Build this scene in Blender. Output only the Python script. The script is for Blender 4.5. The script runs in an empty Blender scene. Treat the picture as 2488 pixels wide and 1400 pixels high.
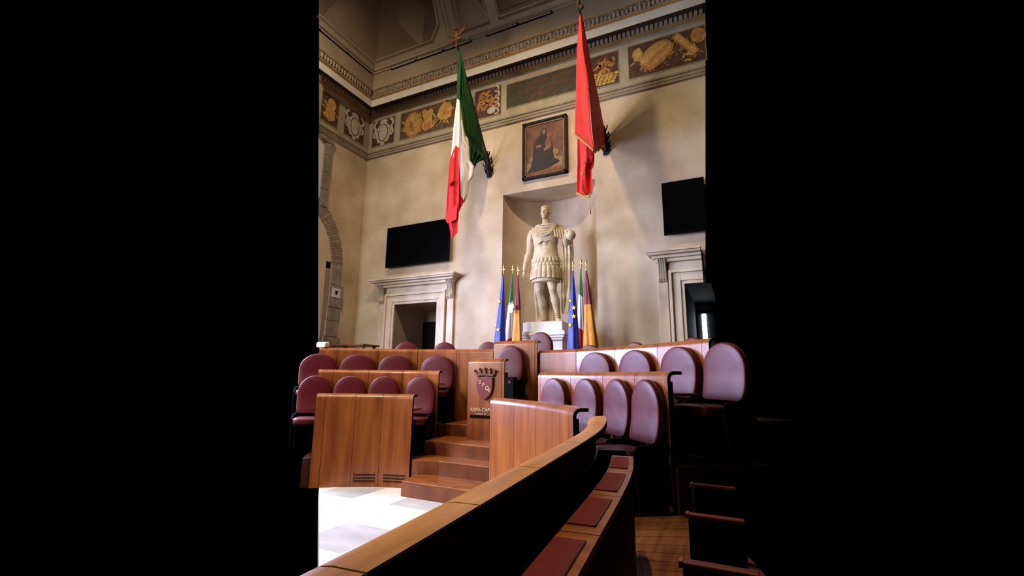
import bpy, bmesh, math, random
from mathutils import Vector, Matrix
random.seed(7)
PI = math.pi
scene = bpy.context.scene
COL = scene.collection

# ------------------------------------------------------------------ camera
EYE = 1.6
def look(yaw, pitch, roll):
    f = Vector((math.sin(yaw)*math.cos(pitch), math.cos(yaw)*math.cos(pitch), math.sin(pitch)))
    r = f.cross(Vector((0, 0, 1))).normalized(); u = r.cross(f)
    r2 = r*math.cos(roll) + u*math.sin(roll); u2 = u*math.cos(roll) - r*math.sin(roll)
    return Matrix(((r2.x, u2.x, -f.x), (r2.y, u2.y, -f.y), (r2.z, u2.z, -f.z)))
cd = bpy.data.cameras.new('camera'); cam = bpy.data.objects.new('camera', cd); COL.objects.link(cam)
cd.sensor_width = 36; cd.lens = 1115.14/2488*36; cd.clip_start = 0.05
m4 = look(math.radians(-25.8765), math.radians(10.9818), math.radians(0.6527)).to_4x4()
m4.translation = (0, 0, EYE); cam.matrix_world = m4
scene.camera = cam
# ------------------------------------------------------------------ world, lights, exposure
w = bpy.data.worlds.new('world'); scene.world = w; w.use_nodes = True
w.node_tree.nodes['Background'].inputs[0].default_value = (0, 0, 0, 1)
w.node_tree.nodes['Background'].inputs[1].default_value = 0
scene.view_settings.view_transform = 'Standard'; scene.view_settings.look = 'None'
scene.view_settings.exposure = -0.12; scene.view_settings.gamma = 1; scene.view_settings.use_curve_mapping = False
def area(name, loc, target, sx, sy, power, col):
    l = bpy.data.lights.new(name, 'AREA'); l.shape = 'RECTANGLE'; l.size = sx; l.size_y = sy; l.energy = power; l.color = col; l.spread = math.radians(125)
    o = bpy.data.objects.new(name, l); COL.objects.link(o); o.location = loc
    o.rotation_euler = (Vector(target)-Vector(loc)).to_track_quat('-Z', 'Y').to_euler(); return o
def spot(name, loc, target, power, col, radius, angle, blend):
    l = bpy.data.lights.new(name, 'SPOT'); l.energy = power; l.color = col; l.shadow_soft_size = radius
    l.spot_size = math.radians(angle); l.spot_blend = blend
    o = bpy.data.objects.new(name, l); COL.objects.link(o); o.location = loc
    o.rotation_euler = (Vector(target)-Vector(loc)).to_track_quat('-Z', 'Y').to_euler(); return o
# warm ceiling floodlight with added spots, daylight of the tall side windows, added fill behind the viewer
spot('ceiling_and_fill_flood', (-4.3, 5.0, 10.75), (-4.6, 10.0, 3.2), 1180, (1.0, 0.79, 0.50), 0.22, 112, 0.85)
spot('ceiling_and_fill_flood', (-7.6, 5.0, 10.8), (-9.4, 9.9, 6.2), 430, (1.0, 0.80, 0.56), 0.25, 120, 0.9)  # extra flood added to brighten the corner and the side wall
spot('added_downlight', (-6.0, 1.4, 10.6), (-5.5, 4.3, 0.6), 2900, (1.0, 0.90, 0.76), 0.25, 40, 0.8)  # added to brighten the floor and the left desk fronts
spot('added_downlight', (-1.9, 2.4, 10.4), (-1.15, 2.0, 1.2), 2300, (1.0, 0.82, 0.52), 0.10, 23, 0.5)  # added to brighten the ridge and pads of the near desk
spot('ceiling_and_fill_flood', (-1.2, 4.6, 10.8), (-1.4, 10.0, 5.2), 260, (1.0, 0.80, 0.52), 0.25, 90, 0.9)  # weak fill added to soften the red flag's shadow
area('side_window_daylight', (-9.7, 5.2, 3.9), (-2.0, 6.4, 1.6), 2.8, 3.2, 780, (0.56, 0.62, 1.0))
area('side_window_daylight', (-9.7, -0.6, 5.0), (-4.0, 5.0, 1.0), 2.8, 4.0, 520, (0.94, 0.95, 1.0))
area('rear_fill', (-8.5, -8.0, 8.0), (-6.5, 8.0, 7.0), 5.0, 3.0, 70, (1.0, 0.90, 0.78))  # unseen fill light added at the back, not a window of the hall

# ------------------------------------------------------------------ materials
def nt(name):
    m = bpy.data.materials.new(name); m.use_nodes = True
    return m, m.node_tree.nodes, m.node_tree.links, m.node_tree.nodes['Principled BSDF']
def pmat(name, c1, c2=None, scale=4.0, rough=0.6, stretch=(1, 1, 1), detail=5, bump=0.0, metal=0.0, spec=0.5, coat=0.0, lo=0.35, hi=0.65, rnd=0.0, fine=0.0):
    m, N, L, b = nt(name)
    b.inputs['Roughness'].default_value = rough; b.inputs['Metallic'].default_value = metal
    b.inputs['Specular IOR Level'].default_value = spec; b.inputs['Coat Weight'].default_value = coat
    b.inputs['Coat Roughness'].default_value = 0.15
    c2 = c2 or c1
    tc = N.new('ShaderNodeTexCoord'); mp = N.new('ShaderNodeMapping'); mp.inputs['Scale'].default_value = stretch
    nz = N.new('ShaderNodeTexNoise'); nz.inputs['Scale'].default_value = scale; nz.inputs['Detail'].default_value = detail
    L.new(tc.outputs['Object'], mp.inputs[0]); L.new(mp.outputs[0], nz.inputs[0])
    rp = N.new('ShaderNodeValToRGB'); rp.color_ramp.elements[0].position = lo; rp.color_ramp.elements[1].position = hi
    rp.color_ramp.elements[0].color = (*c1, 1); rp.color_ramp.elements[1].color = (*c2, 1)
    L.new(nz.outputs['Fac'], rp.inputs[0]); out = rp.outputs[0]
    if rnd or fine:
        hs = N.new('ShaderNodeHueSaturation'); L.new(out, hs.inputs['Color'])
        add = N.new('ShaderNodeMath'); add.operation = 'ADD'; add.inputs[0].default_value = 1.0; add.inputs[1].default_value = 0.0
        if rnd:
            oi = N.new('ShaderNodeObjectInfo'); mr = N.new('ShaderNodeMapRange')
            mr.inputs[3].default_value = 1-rnd; mr.inputs[4].default_value = 1+rnd
            L.new(oi.outputs['Random'], mr.inputs[0]); L.new(mr.outputs[0], add.inputs[0])
        if fine:
            n2 = N.new('ShaderNodeTexNoise'); n2.inputs['Scale'].default_value = scale*9; n2.inputs['Detail'].default_value = 3
            m2 = N.new('ShaderNodeMapRange'); m2.inputs[3].default_value = -fine; m2.inputs[4].default_value = fine
            L.new(mp.outputs[0], n2.inputs[0]); L.new(n2.outputs['Fac'], m2.inputs[0]); L.new(m2.outputs[0], add.inputs[1])
        L.new(add.outputs[0], hs.inputs['Value']); out = hs.outputs[0]
    L.new(out, b.inputs['Base Color'])
    if bump:
        bp = N.new('ShaderNodeBump'); bp.inputs['Strength'].default_value = bump; bp.inputs['Distance'].default_value = 0.02
        L.new(nz.outputs['Fac'], bp.inputs['Height']); L.new(bp.outputs[0], b.inputs['Normal'])
    return m
def emat(name, col, s):
    m, N, L, b = nt(name); b.inputs['Base Color'].default_value = (*col, 1)
    b.inputs['Emission Color'].default_value = (*col, 1); b.inputs['Emission Strength'].default_value = s; return m
M = {}
M['plaster'] = pmat('plaster', (.45, .325, .20), (.68, .55, .405), 1.1, .85, detail=9, bump=.10, lo=.28, hi=.70, fine=.07)
M['plaster_fill'] = pmat('plaster_fill', (.60, .47, .31), (.68, .55, .39), 1.2, .85, detail=6, bump=.05)
M['dark_stone'] = pmat('dark_stone', (.20, .16, .125), (.32, .265, .215), 6, .85, detail=8, bump=.4, rnd=.12)
M['brick'] = pmat('brick', (.24, .165, .115), (.34, .25, .18), 9, .9, bump=.4, rnd=.15)
M['travertine'] = pmat('travertine', (.50, .375, .25), (.72, .60, .46), 2.2, .65, detail=9, bump=.12, lo=.28, hi=.62, fine=.06, stretch=(1, 1, .7))
M['marble'] = pmat('marble', (.42, .30, .165), (.68, .545, .36), 4.0, .6, detail=9, bump=.3, lo=.3, hi=.62)
M['plinth_marble'] = pmat('plinth_marble', (.62, .55, .46), (.78, .72, .63), 2.2, .45, detail=8, lo=.3, hi=.7)
M['stone_trim'] = pmat('stone_trim', (.36, .295, .205), (.45, .375, .27), 3, .8, detail=7, bump=.08)
M['stone_dark'] = pmat('stone_dark', (.26, .205, .14), (.33, .265, .185), 3, .8, detail=7, bump=.08)
M['cream_fascia'] = pmat('cream_fascia', (.70, .635, .535), (.76, .70, .60), 3, .7)
M['soffit_shade'] = pmat('soffit_shade', (.045, .027, .016), (.08, .048, .028), 3, .8)  # shade under the cornice is put into this dark colour
M['ochre_line'] = pmat('ochre_line', (.36, .20, .065), (.46, .27, .09), 5, .6)
M['cove'] = pmat('cove', (.33, .245, .165), (.39, .295, .20), 1.6, .85, detail=6)
M['vault_stone'] = pmat('vault_stone', (.38, .30, .205), (.46, .37, .26), 2, .85, detail=6)
M['vault_field'] = pmat('vault_field', (.20, .13, .078), (.25, .165, .10), 1.2, .9, detail=6)
M['vault_field_light'] = pmat('vault_field_light', (.31, .235, .155), (.37, .285, .19), 1.6, .9, detail=6)
M['dentil'] = pmat('dentil', (.34, .265, .18), (.46, .365, .26), 9, .8, rnd=.15)
M['egg'] = pmat('egg', (.09, .06, .045), (.34, .28, .22), 16, .8, lo=.42, hi=.58)
M['panel_dark'] = pmat('panel_dark', (.05, .02, .012), (.12, .045, .025), 7, .8)
M['panel_green'] = pmat('panel_green', (.042, .036, .016), (.065, .055, .026), 6, .8)
M['panel_olive'] = pmat('panel_olive', (.07, .035, .014), (.13, .075, .028), 8, .8)
M['gold_paint'] = pmat('gold_paint', (.42, .215, .04), (.62, .37, .095), 9, .7, rnd=.18)
M['orange_paint'] = pmat('orange_paint', (.33, .12, .025), (.50, .225, .055), 10, .7, rnd=.2)
M['grey_paint'] = pmat('grey_paint', (.43, .37, .29), (.56, .49, .40), 9, .7, rnd=.1)
M['red_letter'] = pmat('red_letter', (.15, .035, .02), (.20, .05, .028), 9, .7)
M['wood'] = pmat('wood', (.17, .038, .007), (.35, .105, .021), 2.4, .32, stretch=(3.2, 3.2, .28), detail=6, spec=.4, coat=.25, lo=.3, hi=.7, rnd=.10, fine=.2)
M['wood_flat'] = pmat('wood_flat', (.20, .050, .009), (.33, .098, .020), 3.0, .36, stretch=(1.0, 5, 1.2), detail=6, coat=.05, spec=.4, rnd=.08, fine=.14)
M['wood_ridge'] = pmat('wood_ridge', (.36, .125, .014), (.56, .225, .030), 3.6, .36, stretch=(5, .8, 1), detail=7, coat=.05, spec=.35, rnd=.07, fine=.16)
M['wood_dark'] = pmat('wood_dark', (.030, .008, .0035), (.055, .014, .006), 3.0, .4, stretch=(3, 3, .5), detail=5)
M['tier_wood'] = pmat('tier_wood', (.14, .040, .009), (.25, .082, .018), 3.0, .35, stretch=(6, .6, 1), detail=5, rnd=.15)
M['leather'] = pmat('leather', (.088, .003, .007), (.105, .0045, .009), 30, .46, bump=.05, spec=.38)
M['leather_pad'] = pmat('leather_pad', (.13, .008, .008), (.16, .011, .010), 60, .65, bump=.08, spec=.3)
M['leather_rim'] = pmat('leather_rim', (.10, .012, .008), (.15, .022, .012), 8, .4)
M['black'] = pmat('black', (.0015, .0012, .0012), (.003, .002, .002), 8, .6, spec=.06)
M['screen'] = pmat('screen', (.0006, .0006, .0008), (.001, .001, .0012), 3, .6, spec=.02)
M['iron'] = pmat('iron', (.006, .006, .008), (.012, .011, .012), 20, .6, spec=.25)
M['white_marble'] = pmat('white_marble', (.80, .77, .72), (.90, .885, .86), 2.4, .25, detail=9, lo=.3, hi=.62)
M['grey_marble'] = pmat('grey_marble', (.46, .45, .445), (.58, .57, .56), 2.0, .25, detail=9, stretch=(1, 2, 1))
M['gold'] = pmat('gold', (.55, .36, .10), (.75, .52, .18), 12, .35, metal=.7)
M['brass_letter'] = pmat('brass_letter', (.72, .52, .26), (.82, .62, .34), 12, .4, metal=.3)
M['eagle'] = pmat('eagle', (.045, .015, .006), (.12, .045, .014), 18, .6, metal=.1)
M['enamel_red'] = pmat('enamel_red', (.145, .010, .014), (.18, .014, .018), 14, .4)
M['emblem_wood'] = pmat('emblem_wood', (.10, .024, .010), (.17, .045, .018), 12, .4)
M['flag_green'] = pmat('flag_green', (.010, .055, .014), (.016, .075, .020), 9, .85, spec=.2)
M['flag_white'] = pmat('flag_white', (.78, .73, .64), (.84, .80, .72), 9, .85, spec=.2)
M['flag_red'] = pmat('flag_red', (.62, .022, .025), (.70, .03, .03), 9, .8, spec=.2)
M['silk_red'] = pmat('silk_red', (.70, .036, .036), (.76, .045, .042), 6, .7, spec=.25)
M['fringe'] = pmat('fringe', (.40, .22, .05), (.56, .34, .09), 60, .6)
M['small_green'] = pmat('small_green', (.025, .15, .025), (.035, .19, .035), 9, .6)
M['small_white'] = pmat('small_white', (.78, .74, .70), (.86, .82, .78), 9, .6)
M['small_red'] = pmat('small_red', (.55, .02, .02), (.64, .03, .025), 9, .6)
M['small_blue'] = pmat('small_blue', (.010, .022, .26), (.014, .034, .36), 9, .5)
M['small_maroon'] = pmat('small_maroon', (.16, .008, .016), (.21, .012, .022), 9, .5)
M['small_orange'] = pmat('small_orange', (.68, .25, .02), (.78, .33, .035), 9, .5)
M['star'] = pmat('star', (.80, .58, .05), (.88, .66, .08), 9, .6)
M['icon_ground'] = pmat('icon_ground', (.055, .012, .005), (.17, .052, .013), 5, .6, detail=8)
M['icon_frame'] = pmat('icon_frame', (.010, .006, .004), (.025, .012, .007), 9, .6, spec=.2)
M['icon_inner'] = pmat('icon_inner', (.10, .045, .014), (.18, .085, .026), 9, .5)
M['icon_robe'] = pmat('icon_robe', (.010, .007, .008), (.020, .013, .012), 9, .7)
M['icon_skin'] = pmat('icon_skin', (.20, .085, .04), (.27, .12, .058), 9, .7)
M['icon_gold'] = pmat('icon_gold', (.19, .11, .035), (.28, .175, .06), 9, .6)
M['icon_rust'] = pmat('icon_rust', (.15, .05, .02), (.22, .08, .03), 9, .7)
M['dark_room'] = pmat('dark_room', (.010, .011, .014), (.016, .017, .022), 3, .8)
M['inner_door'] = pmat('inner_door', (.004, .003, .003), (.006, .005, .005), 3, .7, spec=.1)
M['recess'] = pmat('recess', (.34, .255, .17), (.43, .33, .225), 1.5, .9, detail=6)
M['day'] = emat('day', (.80, .90, 1.0), 9.0)
M['lamp_tube'] = pmat('lamp_tube', (.42, .36, .28), (.48, .42, .33), 6, .5)
M['white_plastic'] = pmat('white_plastic', (.80, .80, .80), (.85, .85, .85), 6, .5)

# ------------------------------------------------------------------ helpers
WM = {}
def tag(o, label=None, cat=None, group=None, kind=None):
    if label: o['label'] = label
    if cat: o['category'] = cat
    if group: o['group'] = group
    if kind: o['kind'] = kind
    return o
def thing(name, label, cat, loc=(0, 0, 0), rz=0.0, group=None, kind=None):
    o = bpy.data.objects.new(name, None); COL.objects.link(o); o.empty_display_size = .1
    o.location = loc; o.rotation_euler = (0, 0, rz)
    WM[o.name] = Matrix.Translation(loc) @ Matrix.Rotation(rz, 4, 'Z')
    return tag(o, label, cat, group, kind)
class MB:
    def __init__(s): s.v = []; s.f = []
    def add(s, vs, fs):
        k = len(s.v); s.v += [tuple(v) for v in vs]; s.f += [tuple(i+k for i in f) for f in fs]; return s
    def box(s, x0, x1, y0, y1, z0, z1):
        return s.add([(x0, y0, z0), (x1, y0, z0), (x1, y1, z0), (x0, y1, z0), (x0, y0, z1), (x1, y0, z1), (x1, y1, z1), (x0, y1, z1)],
                     [(3, 2, 1, 0), (4, 5, 6, 7), (0, 1, 5, 4), (1, 2, 6, 5), (2, 3, 7, 6), (3, 0, 4, 7)])
    def prism(s, poly, axis, a, b):
        """poly of 2d points extruded along axis; axis 'y': (x,z), 'x': (y,z), 'z': (x,y)"""
        mk = {'y': lambda p, t: (p[0], t, p[1]), 'x': lambda p, t: (t, p[0], p[1]), 'z': lambda p, t: (p[0], p[1], t)}[axis]
        n = len(poly)
        return s.add([mk(p, a) for p in poly] + [mk(p, b) for p in poly],
                     [tuple(range(n))[::-1], tuple(range(n, 2*n))] + [(i, (i+1) % n, n+(i+1) % n, n+i) for i in range(n)])
    def rings(s, rs, closed=True, cap=True):
        n = len(rs[0]); vs = [p for r in rs for p in r]; fs = []
        for i in range(len(rs)-1):
            for j in range(n if closed else n-1):
                k = (j+1) % n; fs.append((i*n+j, i*n+k, (i+1)*n+k, (i+1)*n+j))
        if cap and closed: fs += [tuple(range(n))[::-1], tuple(range((len(rs)-1)*n, len(rs)*n))]
        return s.add(vs, fs)
    def lathe(s, prof, c=(0, 0, 0), n=20, sx=1, sy=1):
        return s.rings([[(c[0]+r*sx*math.cos(2*PI*j/n), c[1]+r*sy*math.sin(2*PI*j/n), c[2]+z) for j in range(n)] for r, z in prof])
    def tube(s, pts, rad, n=10):
        pts = [Vector(p) for p in pts]; rs = []
        if not isinstance(rad, (list, tuple)): rad = [rad]*len(pts)
        ref = None
        for i, p in enumerate(pts):
            d = (pts[min(i+1, len(pts)-1)] - pts[max(i-1, 0)]).normalized()
            if ref is None: ref = Vector((0, 0, 1)) if abs(d.z) < .9 else Vector((1, 0, 0))
            a = d.cross(ref).normalized(); b = a.cross(d); ref = b
            ra, rb = rad[i] if isinstance(rad[i], tuple) else (rad[i], rad[i])
            rs.append([tuple(p + a*(ra*math.cos(2*PI*j/n)) + b*(rb*math.sin(2*PI*j/n))) for j in range(n)])
        return s.rings(rs)
    def ell(s, c, r, nu=16, nv=10, rot=None):
        rs = []
        for i in range(nv+1):
            t = -PI/2 + PI*i/nv; t = max(-PI/2+.02, min(PI/2-.02, t))
            ring = []
            for j in range(nu):
                a = 2*PI*j/nu; v = Vector((r[0]*math.cos(t)*math.cos(a), r[1]*math.cos(t)*math.sin(a), r[2]*math.sin(t)))
                if rot: v = rot @ v
                ring.append(tuple(v+Vector(c)))
            rs.append(ring)
        return s.rings(rs)
    def quad(s, a, b, c, d): return s.add([a, b, c, d], [(0, 1, 2, 3)])
    def build(s, name, mat, parent=None, smooth=None, bevel=0, kind=None, world=True, label=None):
        me = bpy.data.meshes.new(name)
        vs = s.v
        if parent is not None and world:
            inv = WM[parent.name].inverted(); vs = [tuple(inv @ Vector(v)) for v in vs]
        me.from_pydata(vs, [], s.f)
        bm = bmesh.new(); bm.from_mesh(me); bmesh.ops.recalc_face_normals(bm, faces=bm.faces); bm.to_mesh(me); bm.free()
        me.materials.append(M[mat])
        if smooth is not None:
            for p in me.polygons: p.use_smooth = True
            try: me.set_sharp_from_angle(angle=math.radians(smooth))
            except Exception: pass
        o = bpy.data.objects.new(name, me); COL.objects.link(o)
        if parent is not None:
            o.parent = parent; WM[o.name] = WM[parent.name]
        else: WM[o.name] = Matrix.Identity(4)
        if bevel:
            b = o.modifiers.new('bevel', 'BEVEL'); b.width = bevel; b.segments = 2; b.limit_method = 'ANGLE'; b.angle_limit = math.radians(40)
        if kind: o['kind'] = kind
        if label: o['label'] = label
        return o
def copy_tree(o, parent=None):
    c = o.copy(); COL.objects.link(c); c.parent = parent
    for ch in list(o.children): copy_tree(ch, c)
    return c
def text_mesh(txt, size, depth=.004, align='LEFT', spacing=1.0):
    cu = bpy.data.curves.new('t', 'FONT'); cu.body = txt; cu.size = size; cu.extrude = depth; cu.align_x = align; cu.space_character = spacing
    o = bpy.data.objects.new('t', cu); COL.objects.link(o)
    me = bpy.data.meshes.new_from_object(o.evaluated_get(bpy.context.evaluated_depsgraph_get()))
    vs = [tuple(v.co) for v in me.vertices]; fs = [tuple(p.vertices) for p in me.polygons]
    bpy.data.objects.remove(o); bpy.data.curves.remove(cu); bpy.data.meshes.remove(me)
    return vs, fs
def put_text(name, txt, size, mat, parent, fn, depth=.004, align='LEFT', spacing=1.0):
    """fn maps the text plane (x, y, depth) to world"""
    vs, fs = text_mesh(txt, size, depth, align, spacing)
    b = MB(); b.add([fn(*v) for v in vs], fs); return b.build(name, mat, parent)

# where the modelled part of the hall stops (section planes through the side wall and the statue wall)
def y_cut(x, z): return -(0.8939*x + 0.1133*(z-EYE))
def x_cut(y, z): return -0.0575*y + 0.0639*(z-EYE)
XL, YB = -9.92, 10.0           # side wall plane, statue wall plane
# ------------------------------------------------------------------ floor of marble tiles
def clip(poly, f):
    out = []
    for i in range(len(poly)):
        a, b = poly[i], poly[(i+1) % len(poly)]; fa, fb = f(a), f(b)
        if fa >= 0: out.append(a)
        if fa*fb < 0:
            t = fa/(fa-fb); out.append((a[0]+(b[0]-a[0])*t, a[1]+(b[1]-a[1])*t))
    return out
in_hall = lambda p: p[1]-y_cut(p[0], 0)
base = clip([(-6.2, .5), (-.45, .5), (-.45, 5.95), (-6.2, 5.95)], in_hall)
floor = MB().prism(base, 'z', -.12, -.012).build('floor', 'stone_dark', kind='structure')
tag(floor, 'floor of large white and grey marble tiles in front of the curved desks')
rows_y = [.57, 1.29, 2.01, 2.73, 3.45, 4.17, 4.93, 5.64, 6.3]
for r in range(len(rows_y)-1):
    offx = -4.0 if r % 4 == 0 else (-4.09 if r % 4 == 2 else -3.78)
    for c in range(-5, 7):
        x0 = offx + .615*c; q = clip([(x0+.0015, rows_y[r]+.0015), (x0+.6135, rows_y[r]+.0015), (x0+.6135, rows_y[r+1]-.0015), (x0+.0015, rows_y[r+1]-.0015)], in_hall)
        q = clip(q, lambda p: -.45-p[0]) if q else q
        q = clip(q, lambda p: 5.95-p[1]) if q else q
        q = clip(q, lambda p: p[0]+6.2) if q else q
        if len(q) < 3: continue
        grey = r % 2 == 0 and c % 2 == 0
        MB().prism(q, 'z', -.012, 0).build('tile', 'grey_marble' if grey else 'white_marble', floor)

# ------------------------------------------------------------------ walls
def wall_back():
    xs = [XL, -8.463, -7.038, -5.14, -2.70, -.849, None]; zs = [1.0, 3.54, 6.23, 11.0]
    b = MB()
    for i in range(6):
        for j in range(3):
            if (i, j) in ((1, 0), (5, 0), (3, 0), (3, 1)): continue
            P = lambda k, z: (xs[k] if xs[k] is not None else x_cut(YB, z), YB, z)
            b.quad(P(i, zs[j]), P(i+1, zs[j]), P(i+1, zs[j+1]), P(i, zs[j+1]))
    o = b.build('wall_back', 'plaster', kind='structure'); tag(o, 'plastered end wall with a niche and two doorways')
    n = MB(); cx, a, d = -3.92, 1.22, .95; K = 28
    arc = [(cx-a*math.cos(PI*k/K), YB+d*math.sin(PI*k/K)) for k in range(K+1)]
    n.rings([[(x, y, 1.0) for x, y in arc], [(x, y, 6.23) for x, y in arc]], closed=False)
    n.build('niche_lining', 'plaster', o, smooth=30)
    MB().add([(x, y, 6.23) for x, y in arc], [tuple(range(K+1))]).build('niche_soffit', 'plaster', o)
    # left doorway: deep plastered reveal with a dark inner door
    r = MB(); x0, x1, zt, yd = -8.463, -7.038, 3.54, 11.35
    r.quad((x0, YB, 1), (x0, yd, 1), (x0, yd, zt), (x0, YB, zt)); r.quad((x1, YB, 1), (x1, yd, 1), (x1, yd, zt), (x1, YB, zt))
    r.quad((x0, YB, zt), (x1, YB, zt), (x1, yd, zt), (x0, yd, zt)); r.quad((x0, yd, 1), (x1, yd, 1), (x1, yd, zt), (x0, yd, zt))
    r.build('doorway_reveal', 'recess', o)
    # right doorway: unlit passage with daylight at its end
    r = MB(); x0, x1, zt, yd = -.849, .55, 3.53, 12.6
    r.quad((x0, YB, 1), (x0, yd, 1), (x0, yd, zt), (x0, YB, zt))
    r.quad((x0, YB, zt), (x1-.9, YB, zt), (x1-.9, yd, zt), (x0, yd, zt)); r.quad((x0, yd, 1), (x1-.9, yd, 1), (x1-.9, yd, zt), (x0, yd, zt))
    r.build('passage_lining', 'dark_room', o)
    return o
WB = wall_back()
def wall_left():
    b = MB(); zs = [1.0, 3.0, 5.0, 7.0, 9.0, 11.0]
    for i in range(5):
        b.quad((XL, y_cut(XL, zs[i]), zs[i]), (XL, YB, zs[i]), (XL, YB, zs[i+1]), (XL, y_cut(XL, zs[i+1]), zs[i+1]))
    o = b.build('wall_left', 'plaster', kind='structure'); tag(o, 'plastered side wall with the remains of a stone arch')
    # brick arch: individual voussoirs
    cy, cz, r0, r1 = 7.28, 4.62, 1.64, 2.01
    n = 22
    for k in range(n):
        a0, a1 = PI*.5*k/n*.62, PI*.5*(k+.9)/n*.62
        q = [(cy+r*math.cos(a), cz+r*math.sin(a)) for r, a in ((r0, a0), (r1+.012*(k % 3), a0), (r1+.012*(k % 3), a1), (r0, a1))]
        q = clip(q, lambda p: p[0]-y_cut(XL, p[1]))
        if len(q) > 2: MB().prism(q, 'x', XL-.02, XL+.05+.006*(k % 2)).build('voussoir', 'brick', o)
    # plaster fill inside the arch
    fill = [(8.93, 2.3)] + [(cy+r0*math.cos(a), cz+r0*math.sin(a)) for a in [PI*.5*.62*i/10 for i in range(11)]] + [(8.2, 2.3)]
    fill = clip(fill, lambda p: p[0]-y_cut(XL, p[1]))
    MB().prism(fill, 'x', XL-.02, XL+.012).build('arch_infill', 'plaster_fill', o)
    # pier of stone blocks below the springing
    zs = [1.0, 1.75, 2.35, 2.62, 3.05, 3.42, 4.05, 4.62]; yr = [9.36, 9.40, 9.43, 9.31, 9.36, 9.42, 9.29]
    yl = [8.84, 8.84, 8.84, 8.88, 8.90, 8.92, 8.92]
    for k in range(7):
        MB().box(XL-.02, XL+.06+.012*(k % 2), yl[k], yr[k], zs[k]+.008, zs[k+1]-.004).build('stone_block', 'dark_stone', o, bevel=.008)
    MB().box(XL-.02, XL+.02, 8.76, 8.92, 2.4, 4.66).build('reveal_shade', 'stone_dark', o)  # darker strip stands in for the shaded reveal, nothing is cut in
    MB().box(XL-.02, XL+.024, 8.76, 8.90, 4.48, 4.66).build('reveal_shade_top', 'black', o)  # black block painted in for the deepest shade of the reveal
    pq = MB().box(XL, XL+.09, 8.99, 9.28, 3.70, 3.96).build('plaque', 'cream_fascia', o, bevel=.006)
    MB().prism([(9.08, 3.88), (9.20, 3.89), (9.145, 3.77), (9.11, 3.77)], 'x', XL+.085, XL+.094).build('triangular_hole', 'black', pq)
    return o
WL = wall_left()
def window_1():
    r = thing('window_1', 'edge of a tall stone-framed window high on the side wall', None, (XL, 8.4, 6.15), kind='structure')
    zs = [6.12, 6.62, 7.12, 7.62, 8.0]
    for k in range(4):
        z0, z1 = zs[k], zs[k+1]
        q = clip([(8.33, z0+.006), (8.57, z0+.006), (8.57, z1-.006), (8.33, z1-.006)], lambda p: p[0]-y_cut(XL, p[1]))
        MB().prism(q, 'x', XL-.02, XL+.08).build('frame_block', 'dark_stone', r, bevel=.006)
    q = clip([(8.0, 8.0), (8.60, 8.0), (8.60, 8.14), (8.0, 8.14)], lambda p: p[0]-y_cut(XL, p[1]))
    MB().prism(q, 'x', XL-.02, XL+.10).build('lintel', 'dark_stone', r)
    q = clip([(8.0, 6.3), (8.33, 6.3), (8.33, 8.0), (8.0, 8.0)], lambda p: p[0]-y_cut(XL, p[1]))
    MB().prism(q, 'x', XL-.02, XL+.02).build('pane', 'cream_fascia', r)
window_1()

# ------------------------------------------------------------------ entablature along both walls
def zr(o, za): return EYE + (za-EYE)*(1-o/10)
def band(name, mat, pts, kind='structure', parent=None, label=None):
    """pts: (offset from wall, height read on the wall plane) profile swept along both walls"""
    b = MB(); P = [(o, zr(o, za)) for o, za in pts]
    for (o0, z0), (o1, z1) in zip(P[:-1], P[1:]):
        A = lambda o, z: (XL+o, y_cut(XL+o, z), z); B = lambda o, z: (XL+o, YB-o, z); C = lambda o, z: (x_cut(YB-o, z), YB-o, z)
        b.quad(A(o0, z0), B(o0, z0), B(o1, z1), A(o1, z1)); b.quad(B(o0, z0), C(o0, z0), C(o1, z1), B(o1, z1))
    o = b.build(name, mat, parent, kind=kind if parent is None else None)
    if label: o['label'] = label
    return o
band('trim_1', 'stone_dark', [(0, 8.22), (.05, 8.24), (.05, 8.31), (.065, 8.32), (.065, 8.40), (.09, 8.41), (.09, 8.44), (.02, 8.45)], label='stone architrave moulding under the painted frieze')
FR = band('trim_2', 'stone_trim', [(.02, 8.45), (.02, 9.64)], label='grey frieze band that carries the painted panels')
band('trim_3', 'ochre_line', [(.02, 9.64), (.05, 9.65), (.05, 9.69), (.07, 9.70), (.07, 9.73), (.05, 9.74)], label='thin ochre moulding above the painted frieze')
DB = band('trim_4', 'stone_dark', [(.05, 9.74), (.05, 9.90), (.09, 9.91)], label='band of small dentils under the cornice')
band('trim_5', 'soffit_shade', [(.09, 9.91), (.16, 9.97), (.45, 10.03)], label='underside of the cornice, coloured dark for its shade')
band('trim_6', 'cream_fascia', [(.45, 10.03), (.45, 10.27)], label='cream fascia of the cornice')
band('trim_7', 'ochre_line', [(.45, 10.27), (.47, 10.28), (.47, 10.32), (.49, 10.33), (.49, 10.37)], label='ochre strip above the cream fascia')
EB = band('trim_8', 'egg', [(.49, 10.37), (.51, 10.60)], label='carved egg ornament band of the cornice')
band('trim_9', 'ochre_line', [(.51, 10.60), (.53, 10.61), (.53, 10.65)], label='thin gilded line above the egg ornament')
band('trim_10', 'cove', [(.53, 10.65), (.53, 11.20)], label='plain brown band between cornice and vault')
band('trim_11', 'vault_stone', [(.53, 11.20), (.56, 11.21), (.56, 11.30), (.60, 11.32), (.60, 11.38)], label='stone moulding at the foot of the vault')
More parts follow.
